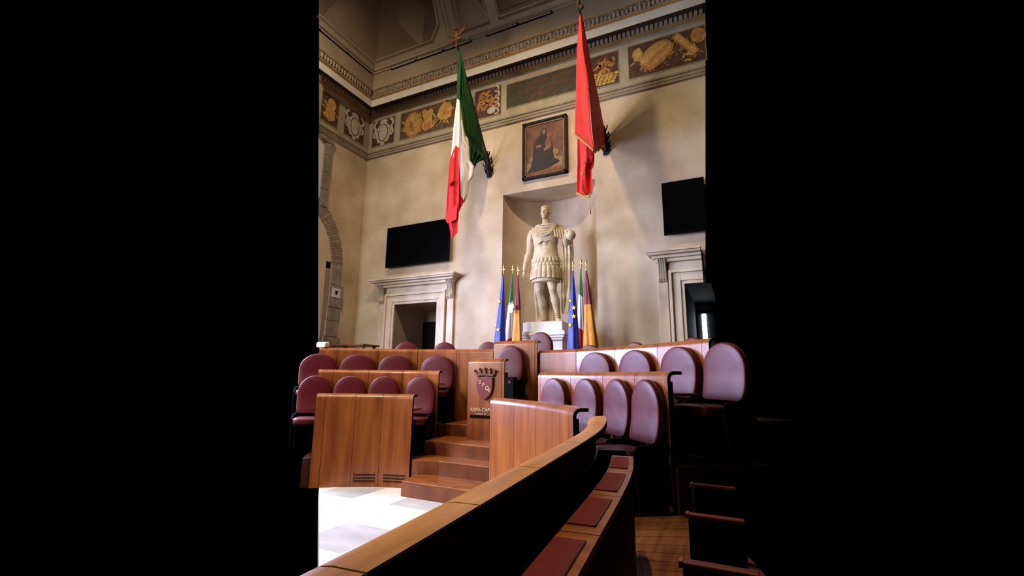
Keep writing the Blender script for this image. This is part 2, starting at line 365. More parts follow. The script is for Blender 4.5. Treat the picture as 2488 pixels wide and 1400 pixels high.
# dentils, shared mesh
dm = MB().box(-.036, .036, -.06, 0, -.055, .055).build('dentil', 'dentil', DB)
zc = zr(.07, 9.82); x = XL + .16; first = True
while x < x_cut(YB-.08, zc) - .05:
    d = dm if first else dm.copy()
    if not first: COL.objects.link(d); d.parent = DB
    d.location = (x, YB-.05, zc); first = False; x += .108
y = YB - .2
while y > y_cut(XL+.08, zc) + .05:
    d = dm.copy(); COL.objects.link(d); d.parent = DB; d.location = (XL+.05, y, zc); d.rotation_euler = (0, 0, PI/2); y -= .108
# eggs of the ornament, joined (too small to pick apart)
b = MB(); ze = zr(.5, 10.48); x = XL + .62
while x < x_cut(YB-.5, ze) - .04:
    b.ell((x, YB-.50, ze), (.036, .035, .085), 8, 5); x += .1
y = YB - .62
while y > y_cut(XL+.5, ze) + .04:
    b.ell((XL+.50, y, ze), (.035, .036, .085), 8, 5); y -= .1
b.build('egg_ornament', 'dentil', EB, kind='stuff')
# ------------------------------------------------------------------ vaulted ceiling with framed fields
OV = .60; ZV = zr(.60, 11.38)
def VB(x, s, lift=0): return (x, YB-OV-s+lift*.7, ZV+s-lift*.7)      # statue-wall slope; lift < 0 sinks into the vault
def VL(y, s, lift=0): return (XL+OV+s-lift*.7, y, ZV+s-lift*.7)
b = MB(); SM = 1.9
crease = [VB(XL+OV+s, s) for s in (0, SM)]
b.quad(crease[0], (x_cut(YB-OV, ZV), YB-OV, ZV), (x_cut(YB-OV-SM, ZV+SM), YB-OV-SM, ZV+SM), crease[1])
b.quad((XL+OV, y_cut(XL+OV, ZV), ZV), crease[0], crease[1], (XL+OV+SM, y_cut(XL+OV+SM, ZV+SM), ZV+SM))
CE = b.build('ceiling', 'vault_stone', kind='structure'); tag(CE, 'vaulted ceiling with framed plaster fields above the cornice')
def vfield(name, mat, pts, side, th=.02):
    F = VB if side == 'b' else VL; n = len(pts)
    v = [F(x, s, -.006) for x, s in pts] + [F(x, s, th) for x, s in pts]
    return MB().add(v, [tuple(range(n))[::-1], tuple(range(n, 2*n))] + [(i, (i+1) % n, n+(i+1) % n, n+i) for i in range(n)]).build(name, mat, CE)
cr = lambda s, e=0: XL+OV+s+e
vfield('spandrel_field', 'vault_field', [(cr(.17, .0), .17), (-7.13, .17), (-6.80, .37), (-6.66, .80), (-6.5, 1.88), (cr(1.88), 1.88)], 'b', .012)
yl0 = y_cut(XL+OV+.12, ZV+.12); yl1 = y_cut(XL+OV+1.88, ZV+1.88)
vfield('spandrel_field', 'vault_field', [(YB-OV-.14, .14), (yl0, .14), (yl1, 1.88), (YB-OV-1.88, 1.88)], 'l', .012)
def vstrip(x0, s0, x1, s1, wd, th, mat='vault_stone', side='b'):
    F = VB if side == 'b' else VL
    dx, ds = x1-x0, s1-s0; L = math.hypot(dx, ds); nx, ns = -ds/L*wd/2, dx/L*wd/2
    vfield('moulding', mat, [(x0-nx, s0-ns), (x1-nx, s1-ns), (x1+nx, s1+ns), (x0+nx, s0+ns)], side, th)
for a in ((cr(.1), .12, -7.08, .12), (-7.08, .12, -6.72, .36), (-6.72, .36, -6.58, .80), (-6.58, .80, -6.43, 1.85)): vstrip(*a, .035, .035)
vstrip(YB-OV-.09, .09, yl0, .09, .035, .035, side='l')
for x0, dx in ((-6.58, .16), (-6.46, .16), (-6.24, .15), (-6.19, .15)): vstrip(x0, .10, x0+dx*1.6, 1.85, .03, .04)
vfield('vault_panel', 'vault_field_light', [(-6.12, .14), (-5.32, .14), (-5.20, 1.85), (-5.85, 1.85)], 'b', .012)
for a in ((-6.14, .10, -5.28, .10), (-5.28, .10, -5.14, 1.85), (-6.14, .10, -5.85, 1.85)): vstrip(*a, .025, .03)
vfield('vault_panel', 'vault_field_light', [(-4.96, .15), (-1.6, .15), (-1.6, 1.85), (-4.8, 1.85)], 'b', .012)
for a in ((-5.0, .10, -1.4, .10), (-5.0, .10, -4.80, 1.85), (-4.90, .2, -1.4, .2), (-4.90, .2, -4.72, 1.85)): vstrip(*a, .025, .03)
for x0, dx in ((-3.4, .1), (-3.2, .1), (-2.0, .1)): vstrip(x0, .15, x0+dx, 1.85, .03, .035)
# slim strip lamps along the cove
def strip_lamp(p0, p1, label):
    p0, p1 = Vector(p0), Vector(p1); d = (p1-p0).normalized(); t = thing('strip_lamp', label, 'lamp', tuple(p0), group='strip lamps along the cove')
    along_x = abs(d.x) > .5
    def rail(dz, name, mat, h=.016, g=0):
        if along_x: MB().box(p0.x+g, p1.x-g, p0.y-.03, p0.y, p0.z+dz, p0.z+dz+h).build(name, mat, t)
        else: MB().box(p0.x, p0.x+.03, min(p0.y, p1.y)+g, max(p0.y, p1.y)-g, p0.z+dz, p0.z+dz+h).build(name, mat, t)
    rail(0, 'housing', 'black'); rail(.062, 'housing', 'black'); rail(.018, 'tube', 'lamp_tube', .042, .02)
    for e, q in ((0, p0), (1, p1)):
        c = q + d*(.01 if e == 0 else -.01)
        MB().box(c.x-.012, c.x+.012, c.y-.034, c.y+.012, c.z, c.z+.078).build('end_cap', 'black', t)
yy = YB-.545; zz = zr(.545, 11.14)
for x0, x1, lb in ((-8.70, -7.80, 'slim strip lamp on the cove nearest the corner, above the statue wall'),
                   (-7.76, -6.84, 'slim strip lamp on the cove just left of the tricolour flag finial'),
                   (-6.79, -5.92, 'slim strip lamp on the cove behind the eagle finial'),
                   (-5.44, -4.52, 'slim strip lamp on the cove right of the eagle finial'),
                   (-4.48, -3.55, 'slim strip lamp on the cove nearest the red flag')): strip_lamp((x0, yy, zz), (x1, yy, zz), lb)
strip_lamp((XL+.545, YB-.70, zz), (XL+.545, YB-1.62, zz), 'slim strip lamp on the side wall cove near the corner')
strip_lamp((XL+.545, YB-1.66, zz), (XL+.545, y_cut(XL+.545, zz)+.03, zz), 'slim strip lamp on the side wall cove at the picture edge')

# ------------------------------------------------------------------ painted frieze panels
def FB(x, za, o=.03): return (x, YB-o, zr(o, za))
def FL(y, za, o=.03): return (XL+o, y, zr(o, za))
class Panel:
    def __init__(s, name, label, x0, x1, z0, z1, mat, side='b'):
        s.F = FB if side == 'b' else FL; s.c = ((x0+x1)/2, (z0+z1)/2); s.sg = 1 if side == 'b' else 1
        s.root = thing(name, label, 'frieze panel', s.F(s.c[0], s.c[1], .02), group='painted panels of the frieze')
        s.poly('ground', mat, [(x0, z0), (x1, z0), (x1, z1), (x0, z1)], .004, absol=True)
        s.x0, s.x1, s.z0, s.z1 = x0, x1, z0, z1
        for q in (((x0-.02, z0-.03), (x1+.02, z0)), ((x0-.02, z1), (x1+.02, z1+.03))):
            (a, b), (c, d) = q; s.poly('border', 'stone_dark', [(a, b), (c, b), (c, d), (a, d)], .010, absol=True)
        for q in ((x0-.02, x0), (x1, x1+.02)):
            s.poly('border', 'stone_dark', [(q[0], z0), (q[1], z0), (q[1], z1), (q[0], z1)], .010, absol=True)
    def poly(s, name, mat, pts, th=.008, absol=False, parent=None):
        if not absol: pts = [(s.c[0]+x, s.c[1]+z) for x, z in pts]
        n = len(pts); v = [s.F(x, z, .02) for x, z in pts] + [s.F(x, z, .02+th) for x, z in pts]
        return MB().add(v, [tuple(range(n))[::-1], tuple(range(n, 2*n))] + [(i, (i+1) % n, n+(i+1) % n, n+i) for i in range(n)]).build(name, mat, parent or s.root)
    def oval(s, name, mat, x, z, rx, rz, th, rot=0, n=20, parent=None):
        c, sn = math.cos(rot), math.sin(rot)
        return s.poly(name, mat, [(x+rx*math.cos(a)*c-rz*math.sin(a)*sn, z+rx*math.cos(a)*sn+rz*math.sin(a)*c) for a in [2*PI*k/n for k in range(n)]], th, parent=parent)
    def bar(s, name, mat, x0, z0, x1, z1, wd, th=.010, w2=None):
        dx, dz = x1-x0, z1-z0; L = math.hypot(dx, dz); nx, nz = -dz/L/2, dx/L/2; w2 = w2 or wd
        return s.poly(name, mat, [(x0-nx*wd, z0-nz*wd), (x1-nx*w2, z1-nz*w2), (x1+nx*w2, z1+nz*w2), (x0+nx*wd, z0+nz*wd)], th)
    def curl(s, name, mat, x, z, r, a0, turn, wd, th=.010):
        pts = []; K = 14
        for sgn in (1, -1):
            rng = range(K+1) if sgn == 1 else range(K, -1, -1)
            for k in rng:
                a = a0+turn*k/K; rr = r*(1-.55*k/K)+sgn*wd/2*(1-.5*k/K); pts.append((x+rr*math.cos(a), z+rr*math.sin(a)))
        return s.poly(name, mat, pts, th)
def cartouche(p, k=1.0):
    for sx in (-1, 1):
        p.curl('scroll', 'grey_paint', sx*.24*k, .24, .16, PI/2 if sx > 0 else PI/2, -sx*4.2, .09, .014)
        p.curl('scroll', 'grey_paint', sx*.27*k, -.06, .13, PI/2, -sx*4.0, .08, .012)
        p.bar('ribbon', 'grey_paint', sx*.34*k, .14, sx*.16*k, -.34, .07, .008)
    p.oval('frame_oval', 'grey_paint', 0, -.02, .25*k, .36, .016)
    p.oval('frame_ring', 'icon_inner', 0, -.02, .20*k, .30, .018)
    p.oval('field_oval', 'grey_paint', 0, -.02, .165*k, .265, .022)
    p.oval('crest', 'grey_paint', 0, .35, .15*k, .08, .022); p.oval('pendant', 'grey_paint', 0, -.40, .07*k, .06, .022)
def trophies(p, W, mat, seed, big):
    rd = random.Random(seed)
    for k in range(int(W*15)):
        x = rd.uniform(-W/2+.12, W/2-.12); a = rd.choice((.5, .75, 1.0, 2.1, 2.4, 2.7)) + rd.uniform(-.15, .15); L = rd.uniform(.16, .36)
        z = rd.uniform(-.12, .12)
        dx, dz = math.cos(a)*L, math.sin(a)*L
        dx = max(-W/2+.04-x, min(W/2-.04-x, dx)); dx = max(x-W/2+.04, min(x+W/2-.04, dx)) if False else dx
        p.bar('spear', rd.choice((mat, mat, 'icon_inner')), max(-W/2+.03, x-dx), z-dz, min(W/2-.03, x+dx), z+dz, .028, .007, .045)
    for k in range(int(W*11)):
        x = rd.uniform(-W/2+.15, W/2-.15); p.curl('leaf', rd.choice((mat, 'orange_paint', 'gold_paint')), x, rd.uniform(-.28, .28), rd.uniform(.06, .11), rd.uniform(0, 6), rd.choice((-3.5, 3.5)), .05, .009)
    big(p)
def big1(p):   # oval shield, cuirass, helmet with plume
    p.oval('shield', 'orange_paint', -.58, -.03, .33, .42, .014, .1); p.oval('shield_boss', 'gold_paint', -.58, -.03, .27, .35, .020, .1)
    p.oval('shield_rim_figure', 'orange_paint', -.62, -.08, .07, .20, .023, .3)
    p.poly('cuirass', 'gold_paint', [(-.26, .30), (-.16, .36), (-.06, .27), (.04, .34), (.14, .26), (.10, -.05), (.16, -.28), (-.10, -.36), (-.24, -.25), (-.18, 0)], .018)
    p.oval('cuirass_belly', 'orange_paint', -.05, -.2, .13, .13, .021)
    p.poly('helmet', 'gold_paint', [(.28, .05), (.36, .26), (.50, .42), (.58, .38), (.72, .36), (.80, .18), (.78, -.10), (.60, -.16), (.40, -.12)], .018)
    p.bar('plume', 'orange_paint', .50, .36, .62, .46, .06); p.oval('visor', 'orange_paint', .58, .06, .10, .12, .021)
def big2(p):   # leaning shields and a quiver
    p.oval('shield', 'orange_paint', -.22, .04, .42, .27, .014, .65); p.oval('shield_face', 'gold_paint', -.25, .07, .36, .20, .018, .65)
    p.oval('crescent_shield', 'orange_paint', -.12, -.05, .40, .15, .021, .72); p.oval('crescent_face', 'gold_paint', -.10, -.03, .32, .07, .024, .72)
    p.bar('quiver', 'orange_paint', .22, .40, .66, -.20, .17, .020); p.bar('quiver_body', 'gold_paint', .26, .36, .64, -.16, .10, .024)
    p.oval('round_shield', 'orange_paint', .72, .22, .16, .20, .020, .3); p.poly('helmet', 'gold_paint', [(.50, .02), (.62, .06), (.68, -.1), (.60, -.26), (.46, -.2)], .018)
    p.poly('helmet', 'gold_paint', [(-.72, .30), (-.58, .34), (-.50, .16), (-.56, -.04), (-.70, 0), (-.76, .16)], .016)
def foliage(p, W, seed):
    rd = random.Random(seed)
    for k in range(16):
        p.curl('acanthus', 'orange_paint', rd.uniform(-W/2+.14, W/2-.14), rd.uniform(-.26, .28), rd.uniform(.09, .13), rd.uniform(0, 6.2), rd.choice((-4.2, 4.2)), .065, .008+.0015*(k % 5))
Z0, Z1 = 8.60, 9.46
p = Panel('frieze_panel', 'painted grey scroll cartouche on the statue wall frieze beside the corner', -9.76, -8.90, Z0, Z1, 'panel_dark'); cartouche(p)
p = Panel('frieze_panel', 'gold painted trophy of oval shield, cuirass and helmet left of the tricolour flag', -8.66, -6.55, Z0, Z1, 'panel_olive'); trophies(p, 2.1, 'gold_paint', 3, big1)
p = Panel('frieze_panel', 'orange foliage panel with grey scrolls just left of the green inscription', -6.05, -5.24, Z0, Z1, 'panel_dark'); foliage(p, .8, 5)
for k in range(5): p.curl('scroll', 'grey_paint', .26+.02*(k % 2), .34-.17*k, .10, PI/2, -4.2, .05, .020)
p.oval('rosette', 'grey_paint', .12, -.26, .13, .10, .018)
p = Panel('inscription_panel', 'dark green panel with faded red Latin lettering above the religious painting', -5.06, -2.98, 8.70, 9.40, 'panel_green')
for k, t in enumerate(((('TV', -4.84), ('REGERE', -4.48), ('IMPERIO', -3.78)), (('POPVLOS', -4.72), ('ROMANE', -3.96)), (('MEMENTO', -4.40),))):
    for wd, x0 in t: put_text('lettering', wd, .155, 'red_letter', p.root, lambda x, y, z, k=k, x0=x0: FB(x0+x, 9.20-.19*k+y, .026+z), .002, 'LEFT', 1.12)
p = Panel('frieze_panel', 'orange swirling foliage panel right of the red flag', -2.86, -2.05, Z0, Z1, 'panel_dark'); foliage(p, .8, 11)
for k in range(26): p.oval('scale', 'gold_paint', -.28+.11*(k % 6)+.03*(k//6), -.36+.07*(k//6), .05, .04, .016)
p.oval('medallion', 'grey_paint', -.27, -.27, .12, .13, .022)
XE = x_cut(YB-.03, 9.0)-.01
p = Panel('frieze_panel', 'dark trophy panel of leaning shields and quiver at the right end of the frieze', -1.80, XE, Z0, Z1, 'panel_dark'); trophies(p, XE+1.80, 'orange_paint', 8, big2)
p = Panel('frieze_panel', 'painted grey scroll cartouche on the side wall frieze beside the corner', 8.95, 9.74, Z0, Z1, 'panel_dark', 'l'); cartouche(p, .9)
YE = y_cut(XL+.03, 8.6)+.05
p = Panel('frieze_panel', 'gold painted trophy panel at the left end of the side wall frieze', YE, 8.70, Z0, Z1, 'panel_dark', 'l'); trophies(p, .62, 'gold_paint', 21, lambda p: (p.oval('shield', 'gold_paint', .05, .2, .14, .18, .016), p.poly('cuirass', 'gold_paint', [(-.14, .02), (.16, .05), (.20, -.22), (0, -.36), (-.16, -.26)], .018)))

# ------------------------------------------------------------------ stone door surrounds
def surround(name, label, x0, x1, xe=None):
    """x0, x1: clear opening; xe: where the modelled wall stops on the right"""
    r = thing(name, label, None, ((x0+x1)/2, YB, 1.2), kind='structure')
    zt = 3.54; lim = lambda x: x if xe is None else min(x, xe)
    def bx(nm, a, b, yo, z0, z1, bev=.008, mat='travertine', y1=YB+.02):
        a, b = lim(a), lim(b)
        if b-a > .005: return MB().box(a, b, YB-yo, y1, z0, z1).build(nm, mat, r, bevel=bev)
    for s in (-1, 1):
        xi = x0 if s < 0 else x1
        def jb(nm, n0, n1, yo):
            a, b = sorted((xi+s*n0, xi+s*n1)); return bx(nm, a, b, yo, 1.2, zt+(n1 if n1 < .4 else 0))
        jb('jamb_inner', 0, .07, .06); jb('jamb_fascia', .07, .24, .085); jb('jamb_outer', .24, .30, .13)
        a, b = sorted((xi+s*.33, xi+s*.53)); bx('pilaster', a, b, .07, 1.2, 3.62)
        if lim(b)-lim(a) > .05:
            prof = [(0, 3.60), (-.10, 3.60), (-.13, 3.66), (-.11, 3.78), (-.15, 3.98), (-.22, 4.08), (0, 4.08)]
            c = MB().prism([(YB+dy, z) for dy, z in prof], 'x', a+.01, b-.01).build('console', 'travertine', r, bevel=.012)
            for k in range(4):
                xx = a+.035+.043*k
                MB().prism([(YB+dy-.012, z) for dy, z in prof[1:6]] + [(YB+dy+.03, z) for dy, z in prof[1:6]][::-1], 'x', xx, xx+.018).build('flute', 'stone_trim', c)
    bx('lintel_inner', x0-.005, x1+.005, .06, zt, zt+.07); bx('lintel_fascia', x0-.07, x1+.07, .085, zt+.07, zt+.24); bx('lintel_outer', x0-.24, x1+.24, .13, zt+.24, zt+.30)
    bx('frieze', x0-.30, x1+.30, .07, zt+.30, zt+.50)
    for a, yo, z0, z1 in ((.55, .17, .48, .55), (.60, .24, .55, .61), (.68, .34, .61, .655), (.72, .38, .655, .70)):
        bx('cornice', x0-a, x1+a, yo, zt+z0-.0, zt+z1)
    return r
d1 = surround('door_1', 'left stone doorway with bracketed cornice under the screen', -8.463, -7.038)
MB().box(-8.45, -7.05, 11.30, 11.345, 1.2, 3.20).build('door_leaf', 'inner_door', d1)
d2 = surround('door_2', 'right stone doorway with bracketed cornice at the picture edge', -.849, .58, x_cut(YB-.2, 2.9))
pz = MB().box(-.80, -.42, 12.50, 12.56, 2.2, 3.24).build('door_panel', 'dark_room', d2)
MB().box(-.705, -.60, 12.46, 12.49, 2.2, 3.22).build('daylight_pane', 'day', d2)

# ------------------------------------------------------------------ wall screens
def screen(label, x0, x1):
    t = thing('wall_screen', label, 'screen', ((x0+x1)/2, YB, 4.6), group='black wall screens')
    MB().box(x0, x1, YB-.16, YB-.10, 4.60, 5.78).build('housing', 'black', t, bevel=.01)
    MB().box(x0+.02, x1-.02 if x1 < -1 else x1, YB-.164, YB-.158, 4.63, 5.76).build('display', 'screen', t)
    MB().box(x0+.3, x1-.2, YB-.10, YB, 4.9, 5.5).build('wall_mount', 'black', t)
screen('wide black wall screen above the left doorway', -8.79, -6.66)
screen('black wall screen above the right doorway, cut by the picture edge', -1.19, x_cut(YB-.16, 5.2))

# ------------------------------------------------------------------ religious painting
def icon():
    x0, x1, z0, z1 = -4.56, -3.36, 6.50, 8.06
    t = thing('framed_painting', 'dark-framed painting of a robed seated figure holding a child', 'painting', (-3.96, YB, z0))
    def bx(n, m, a, b, c, d, y0, y1, bev=.006): return MB().box(a, b, YB-y1, YB-y0, c, d).build(n, m, t, bevel=bev)
    for a, b, c, d in ((x0, x1, z0, z0+.06), (x0, x1, z1-.06, z1), (x0, x0+.06, z0, z1), (x1-.06, x1, z0, z1)): bx('frame', 'icon_frame', a, b, c, d, .0, .10)
    i = .06
    for a, b, c, d in ((x0+i, x1-i, z0+i, z0+i+.05), (x0+i, x1-i, z1-i-.05, z1-i), (x0+i, x0+i+.05, z0+i, z1-i), (x1-i-.05, x1-i, z0+i, z1-i)): bx('inner_frame', 'icon_inner', a, b, c, d, .0, .07)
    cv = bx('canvas', 'icon_ground', x0+.1, x1-.1, z0+.1, z1-.1, .0, .05, 0)
    L = [0]
    def sh(n, m, pts):
        L[0] += 1; th = .052+.0012*L[0]
        MB().prism([(x0+1.2*u, z0+1.56*v) for u, v in pts], 'y', YB-th, YB-.045).build(n, m, cv)
    ov = lambda cx, cy, rx, ry: [(cx+rx*math.cos(2*PI*k/18), cy+ry*math.sin(2*PI*k/18)) for k in range(18)]
    sh('throne_floor', 'icon_gold', [(.10, .09), (.90, .09), (.90, .30), (.72, .32), (.30, .30), (.10, .27)])
    sh('throne_step', 'icon_rust', [(.10, .08), (.90, .08), (.90, .15), (.10, .13)])
    sh('throne_arm', 'icon_gold', [(.15, .30), (.32, .33), (.32, .38), (.18, .38)]); sh('throne_arm', 'icon_gold', [(.68, .36), (.80, .36), (.82, .42), (.72, .46), (.66, .42)])
    sh('throne_post', 'icon_gold', [(.72, .20), (.76, .20), (.75, .36), (.71, .36)]); sh('throne_post', 'icon_gold', [(.18, .14), (.23, .14), (.24, .32), (.19, .32)])
    sh('halo', 'icon_rust', ov(.49, .80, .10, .075)); sh('halo', 'icon_rust', ov(.60, .71, .075, .06))
    sh('robe', 'icon_robe', [(.12, .11), (.40, .12), (.62, .15), (.84, .22), (.80, .25), (.71, .29), (.68, .48), (.66, .60), (.56, .68), (.56, .78), (.55, .84), (.48, .86), (.42, .83), (.40, .73), (.30, .66), (.25, .54), (.24, .35), (.19, .20), (.12, .14)])
    sh('face', 'icon_skin', ov(.49, .785, .042, .045)); sh('hand', 'icon_skin', ov(.37, .545, .07, .022))
    sh('child_body', 'icon_rust', [(.53, .48), (.66, .50), (.66, .60), (.62, .67), (.55, .66), (.52, .58)])
    sh('child_face', 'icon_skin', ov(.59, .70, .035, .035)); sh('child_legs', 'icon_skin', [(.50, .44), (.62, .47), (.66, .52), (.56, .53), (.48, .47)])
icon()
# ------------------------------------------------------------------ the horseshoe of desks: base curve and offset rows
XA = -3.95
HC = [(0, 5.78), (.55, 5.695), (.95, 5.555), (1.45, 5.26), (1.88, 4.91), (2.26, 4.53), (2.56, 4.19), (2.84, 3.75), (3.02, 3.25), (3.16, 2.6), (3.23, 2.02), (3.28, 1.48), (3.33, .94), (3.37, .45)]
def dense():
    p = [Vector((-HC[1][0], HC[1][1]))] + [Vector(q) for q in HC]; p.append(2*p[-1]-p[-2]); out = []
    for i in range(1, len(p)-2):
        a, b, c, d = p[i-1:i+3]
        for k in range(24):
            t = k/24; out.append(.5*(2*b+(c-a)*t+(2*a-5*b+4*c-d)*t*t+(3*b-a-3*c+d)*t**3))
    out.append(p[-2])
    for _ in range(40): out = [out[0]] + [.5*out[i]+.25*(out[i-1]+out[i+1]) for i in range(1, len(out)-1)] + [out[-1]]
    return out
DN = dense(); SS = [0.0]
for a, b in zip(DN[:-1], DN[1:]): SS.append(SS[-1]+(b-a).length)
def at_s(s):
    s = min(max(s, 0), SS[-1])
    import bisect
    i = min(max(bisect.bisect_left(SS, s), 1), len(SS)-1); t = (s-SS[i-1])/(SS[i]-SS[i-1])
    return DN[i-1].lerp(DN[i], t)
def row(s, d, side):
    e = .05; p = at_s(s); q = at_s(s+e); r = at_s(abs(s-e))
    if s < e: r = Vector((-r.x, r.y))
    t = (q-r).normalized(); n = Vector((-t.y, t.x))
    return Vector((XA+side*(p.x+n.x*d), p.y+n.y*d)), Vector((side*n.x, n.y))
def sweep(b, prof, s0, s1, d, side, K=5):
    """prof: closed polygon of (outward, z)"""
    rs = []
    for k in range(K+1):
        p, n = row(s0+(s1-s0)*k/K, d, side); rs.append([(p.x+n.x*o, p.y+n.y*o, z) for o, z in prof])
    return b.rings(rs)
def bent_profile(z0, zt, L, r=.075, th=.034):
    pts = [(0, z0), (0, zt-r)]
    pts += [(r-r*math.cos(a), zt-r+r*math.sin(a)) for a in [PI/2*k/6 for k in range(1, 7)]]
    pts += [(L, zt), (L, zt-th)]; ri = r-th
    pts += [(r-ri*math.cos(a), zt-r+ri*math.sin(a)) for a in [PI/2*k/5 for k in range(5, -1, -1)]] + [(th, z0)]
    return pts
def desk(label, side, bounds, d, z0, zt, ledge=.15, mat='wood', group='curved wooden desks', wdepth=.34):
    m, _ = row((bounds[0]+bounds[-1])/2, d, side)
    t = thing('curved_desk', label, 'desk', (m.x, m.y, z0), group=group)
    g = .0028; lip = bounds[0] < bounds[-1]
    for a, b in zip(bounds[:-1], bounds[1:]):
        MBo = MB(); sweep(MBo, bent_profile(z0, zt, ledge), a+g, b-g, d, side); MBo.build('front_panel', mat, t, smooth=35)
    s0, s1 = bounds[0], bounds[-1]
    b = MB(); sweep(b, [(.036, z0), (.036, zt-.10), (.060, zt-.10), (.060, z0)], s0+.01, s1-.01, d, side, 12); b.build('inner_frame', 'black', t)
    for e in (s0, s1-.007):
        b = MB(); sweep(b, bent_profile(z0, zt-.003, ledge+.004, .075, .031), e, e+.007, d, side, 1); b.build('end_cap', 'black', t)
    b = MB(); sweep(b, [(ledge, zt-.033), (ledge, zt-.002), (ledge+.004, zt-.002), (ledge+.004, zt-.033)], s0, s1, d, side, 14); b.build('edge_band', 'black', t)
    b = MB(); sweep(b, [(.062, zt-.24), (.062, zt-.21), (wdepth, zt-.21), (wdepth, zt-.24)], s0+.01, s1-.01, d, side, 14); b.build('writing_surface', 'wood_flat', t)
    return t
def tier(name, label, side, s0, s1, d0, d1, z, mat='wood_dark', K=14):
    b = MB(); sweep(b, [(d0, 0), (d0, z), (d1, z), (d1, 0)], s0, s1, 0, side, K)
    return tag(b.build(name, mat, kind='structure'), label)
b = clip([(-9.92, 8.45), (-.3, 8.45), (-.3, 10), (-9.92, 10)], lambda p: p[1]-y_cut(p[0], 1.1))
tag(MB().prism(b, 'z', .95, 1.115).build('floor_landing', 'tier_wood', kind='structure'), 'wooden landing between the upper tier and the statue wall')
ZT1, ZT2, ZT3 = 1.323, 1.692, 2.105
SL = 2.02                                    # how far the left block is built
tier('floor_tier_1', 'lowest wooden tier of the left block', -1, .42, SL, .05, .96, .40)
tier('floor_tier_2', 'middle wooden tier of the left block', -1, .40, SL, .96, 1.89, .80)
tier('floor_tier_3', 'upper wooden tier of the left block', -1, .0, SL, 1.89, 3.1, 1.12)
tier('floor_tier_4', 'lowest wooden tier of the right block', 1, .97, 3.16, .05, .96, .40)
tier('floor_tier_5', 'middle wooden tier of the right block', 1, .90, 3.2, .96, 1.89, .80)
tier('floor_tier_6', 'upper wooden tier of the right block', 1, .0, 2.66, 1.89, 3.1, 1.12)
L1 = desk('lowest curved wooden desk left of the steps, with vent grilles at its foot', -1, [.454, .93, 1.33, 1.765, 1.90], 0, 0, ZT1)
desk('middle curved wooden desk left of the steps, behind the lowest red seats', -1, [.441, .90, 1.351, 1.815, 2.02], .93, .40, ZT2)
desk('topmost curved wooden desk left of the steps, reaching behind the crested lectern', -1, [.034, .469, .889, 1.372, 1.873, 2.12], 1.86, .80, ZT3+.01)
desk('lowest short curved desk of the right block, beside the lectern', 1, [.985, 1.02, 1.556, 2.116, 2.658, 3.106], 0, 0, ZT1)
desk('middle curved desk of the right block, behind four lilac-lit seats', 1, [.921, .955, 1.489, 2.063, 2.656, 3.163], .93, .40, ZT2-.018)
desk('topmost curved desk of the right block, reaching the picture edge', 1, [.432, .462, .88, 1.409, 1.992, 2.64, 2.75], 1.86, .80, ZT3-.035)
# vent grilles of the lowest left desk
for s0, s1 in ((.50, .87), (.965, 1.29)):
    g = MB(); sweep(g, [(-.003, .055), (-.003, .190), (.002, .190), (.002, .055)], s0, s1, 0, -1); g = g.build('vent_grille', 'wood', L1)
    b = MB()
    for z in (.155, .112, .070):
        s = s0+.012
        while s < s1-.012:
            sweep(b, [(-.005, z), (-.005, z+.026), (-.001, z+.026), (-.001, z)], s, s+.011, 0, -1, 1); s += .0165
    b.build('vent_slots', 'black', g, kind='stuff')
# near desk of the right wing: ridge, writing surface with leather pads
WD = -.045
WP_ = [4.40, 4.90, 5.43, 5.94, 6.42, 6.88, 6.97]
WB_ = [3.95, 4.42, 4.90, 5.43, 6.04, 6.50, 6.885, 6.98]
WG = desk('long desk in the foreground with a rounded wooden ridge and leather writing pads', 1, WB_, WD, 0, ZT1, ledge=.135, mat='wood_ridge', wdepth=.07)
for a, b_ in zip(WP_[:-1], WP_[1:]):
    b = MB(); sweep(b, [(.165, ZT1-.235), (.165, ZT1-.205), (.295, ZT1-.205), (.295, ZT1-.235)], a+.003, b_-.003, WD, 1); pl = b.build('writing_board', 'wood_flat', WG)
    if b_-a > .2:
        b = MB(); sweep(b, [(.170, ZT1-.206), (.170, ZT1-.200), (.262, ZT1-.200), (.262, ZT1-.206)], a+.075, b_-.075, WD, 1); b.build('leather_pad', 'leather_pad', pl)
        b = MB(); sweep(b, [(.263, ZT1-.206), (.263, ZT1-.198), (.268, ZT1-.198), (.268, ZT1-.206)], a+.075, b_-.075, WD, 1); b.build('pad_edge', 'wood_dark', pl)
b = MB(); sweep(b, [(.275, .4), (.275, ZT1-.236), (.290, ZT1-.236), (.290, .4)], 3.96, 6.97, WD, 1, 14); b.build('modesty_board', 'black', WG)  # black colour stands in for the shade on this side of the desk
b = MB(); sweep(b, [(.04, 0), (.04, ZT1-.236), (.29, ZT1-.236), (.29, 0)], 3.955, 3.975, WD, 1, 1); b.build('end_panel', 'wood_dark', WG)
# tier behind the near desk, laid with planks
b = MB(); sweep(b, [(.05, 0), (.05, .385), (1.05, .385), (1.05, 0)], 3.2, 6.2, 0, 1, 14)
TW = tag(b.build('floor_tier_7', 'wood_dark', kind='structure'), 'plank-floored wooden tier behind the near desk')
s = 3.22
while s < 6.15:
    b = MB(); sweep(b, [(.29, .385), (.29, .40), (1.04, .40), (1.04, .385)], s+.003, s+.137, 0, 1, 1); b.build('plank', 'tier_wood', TW); s += .14

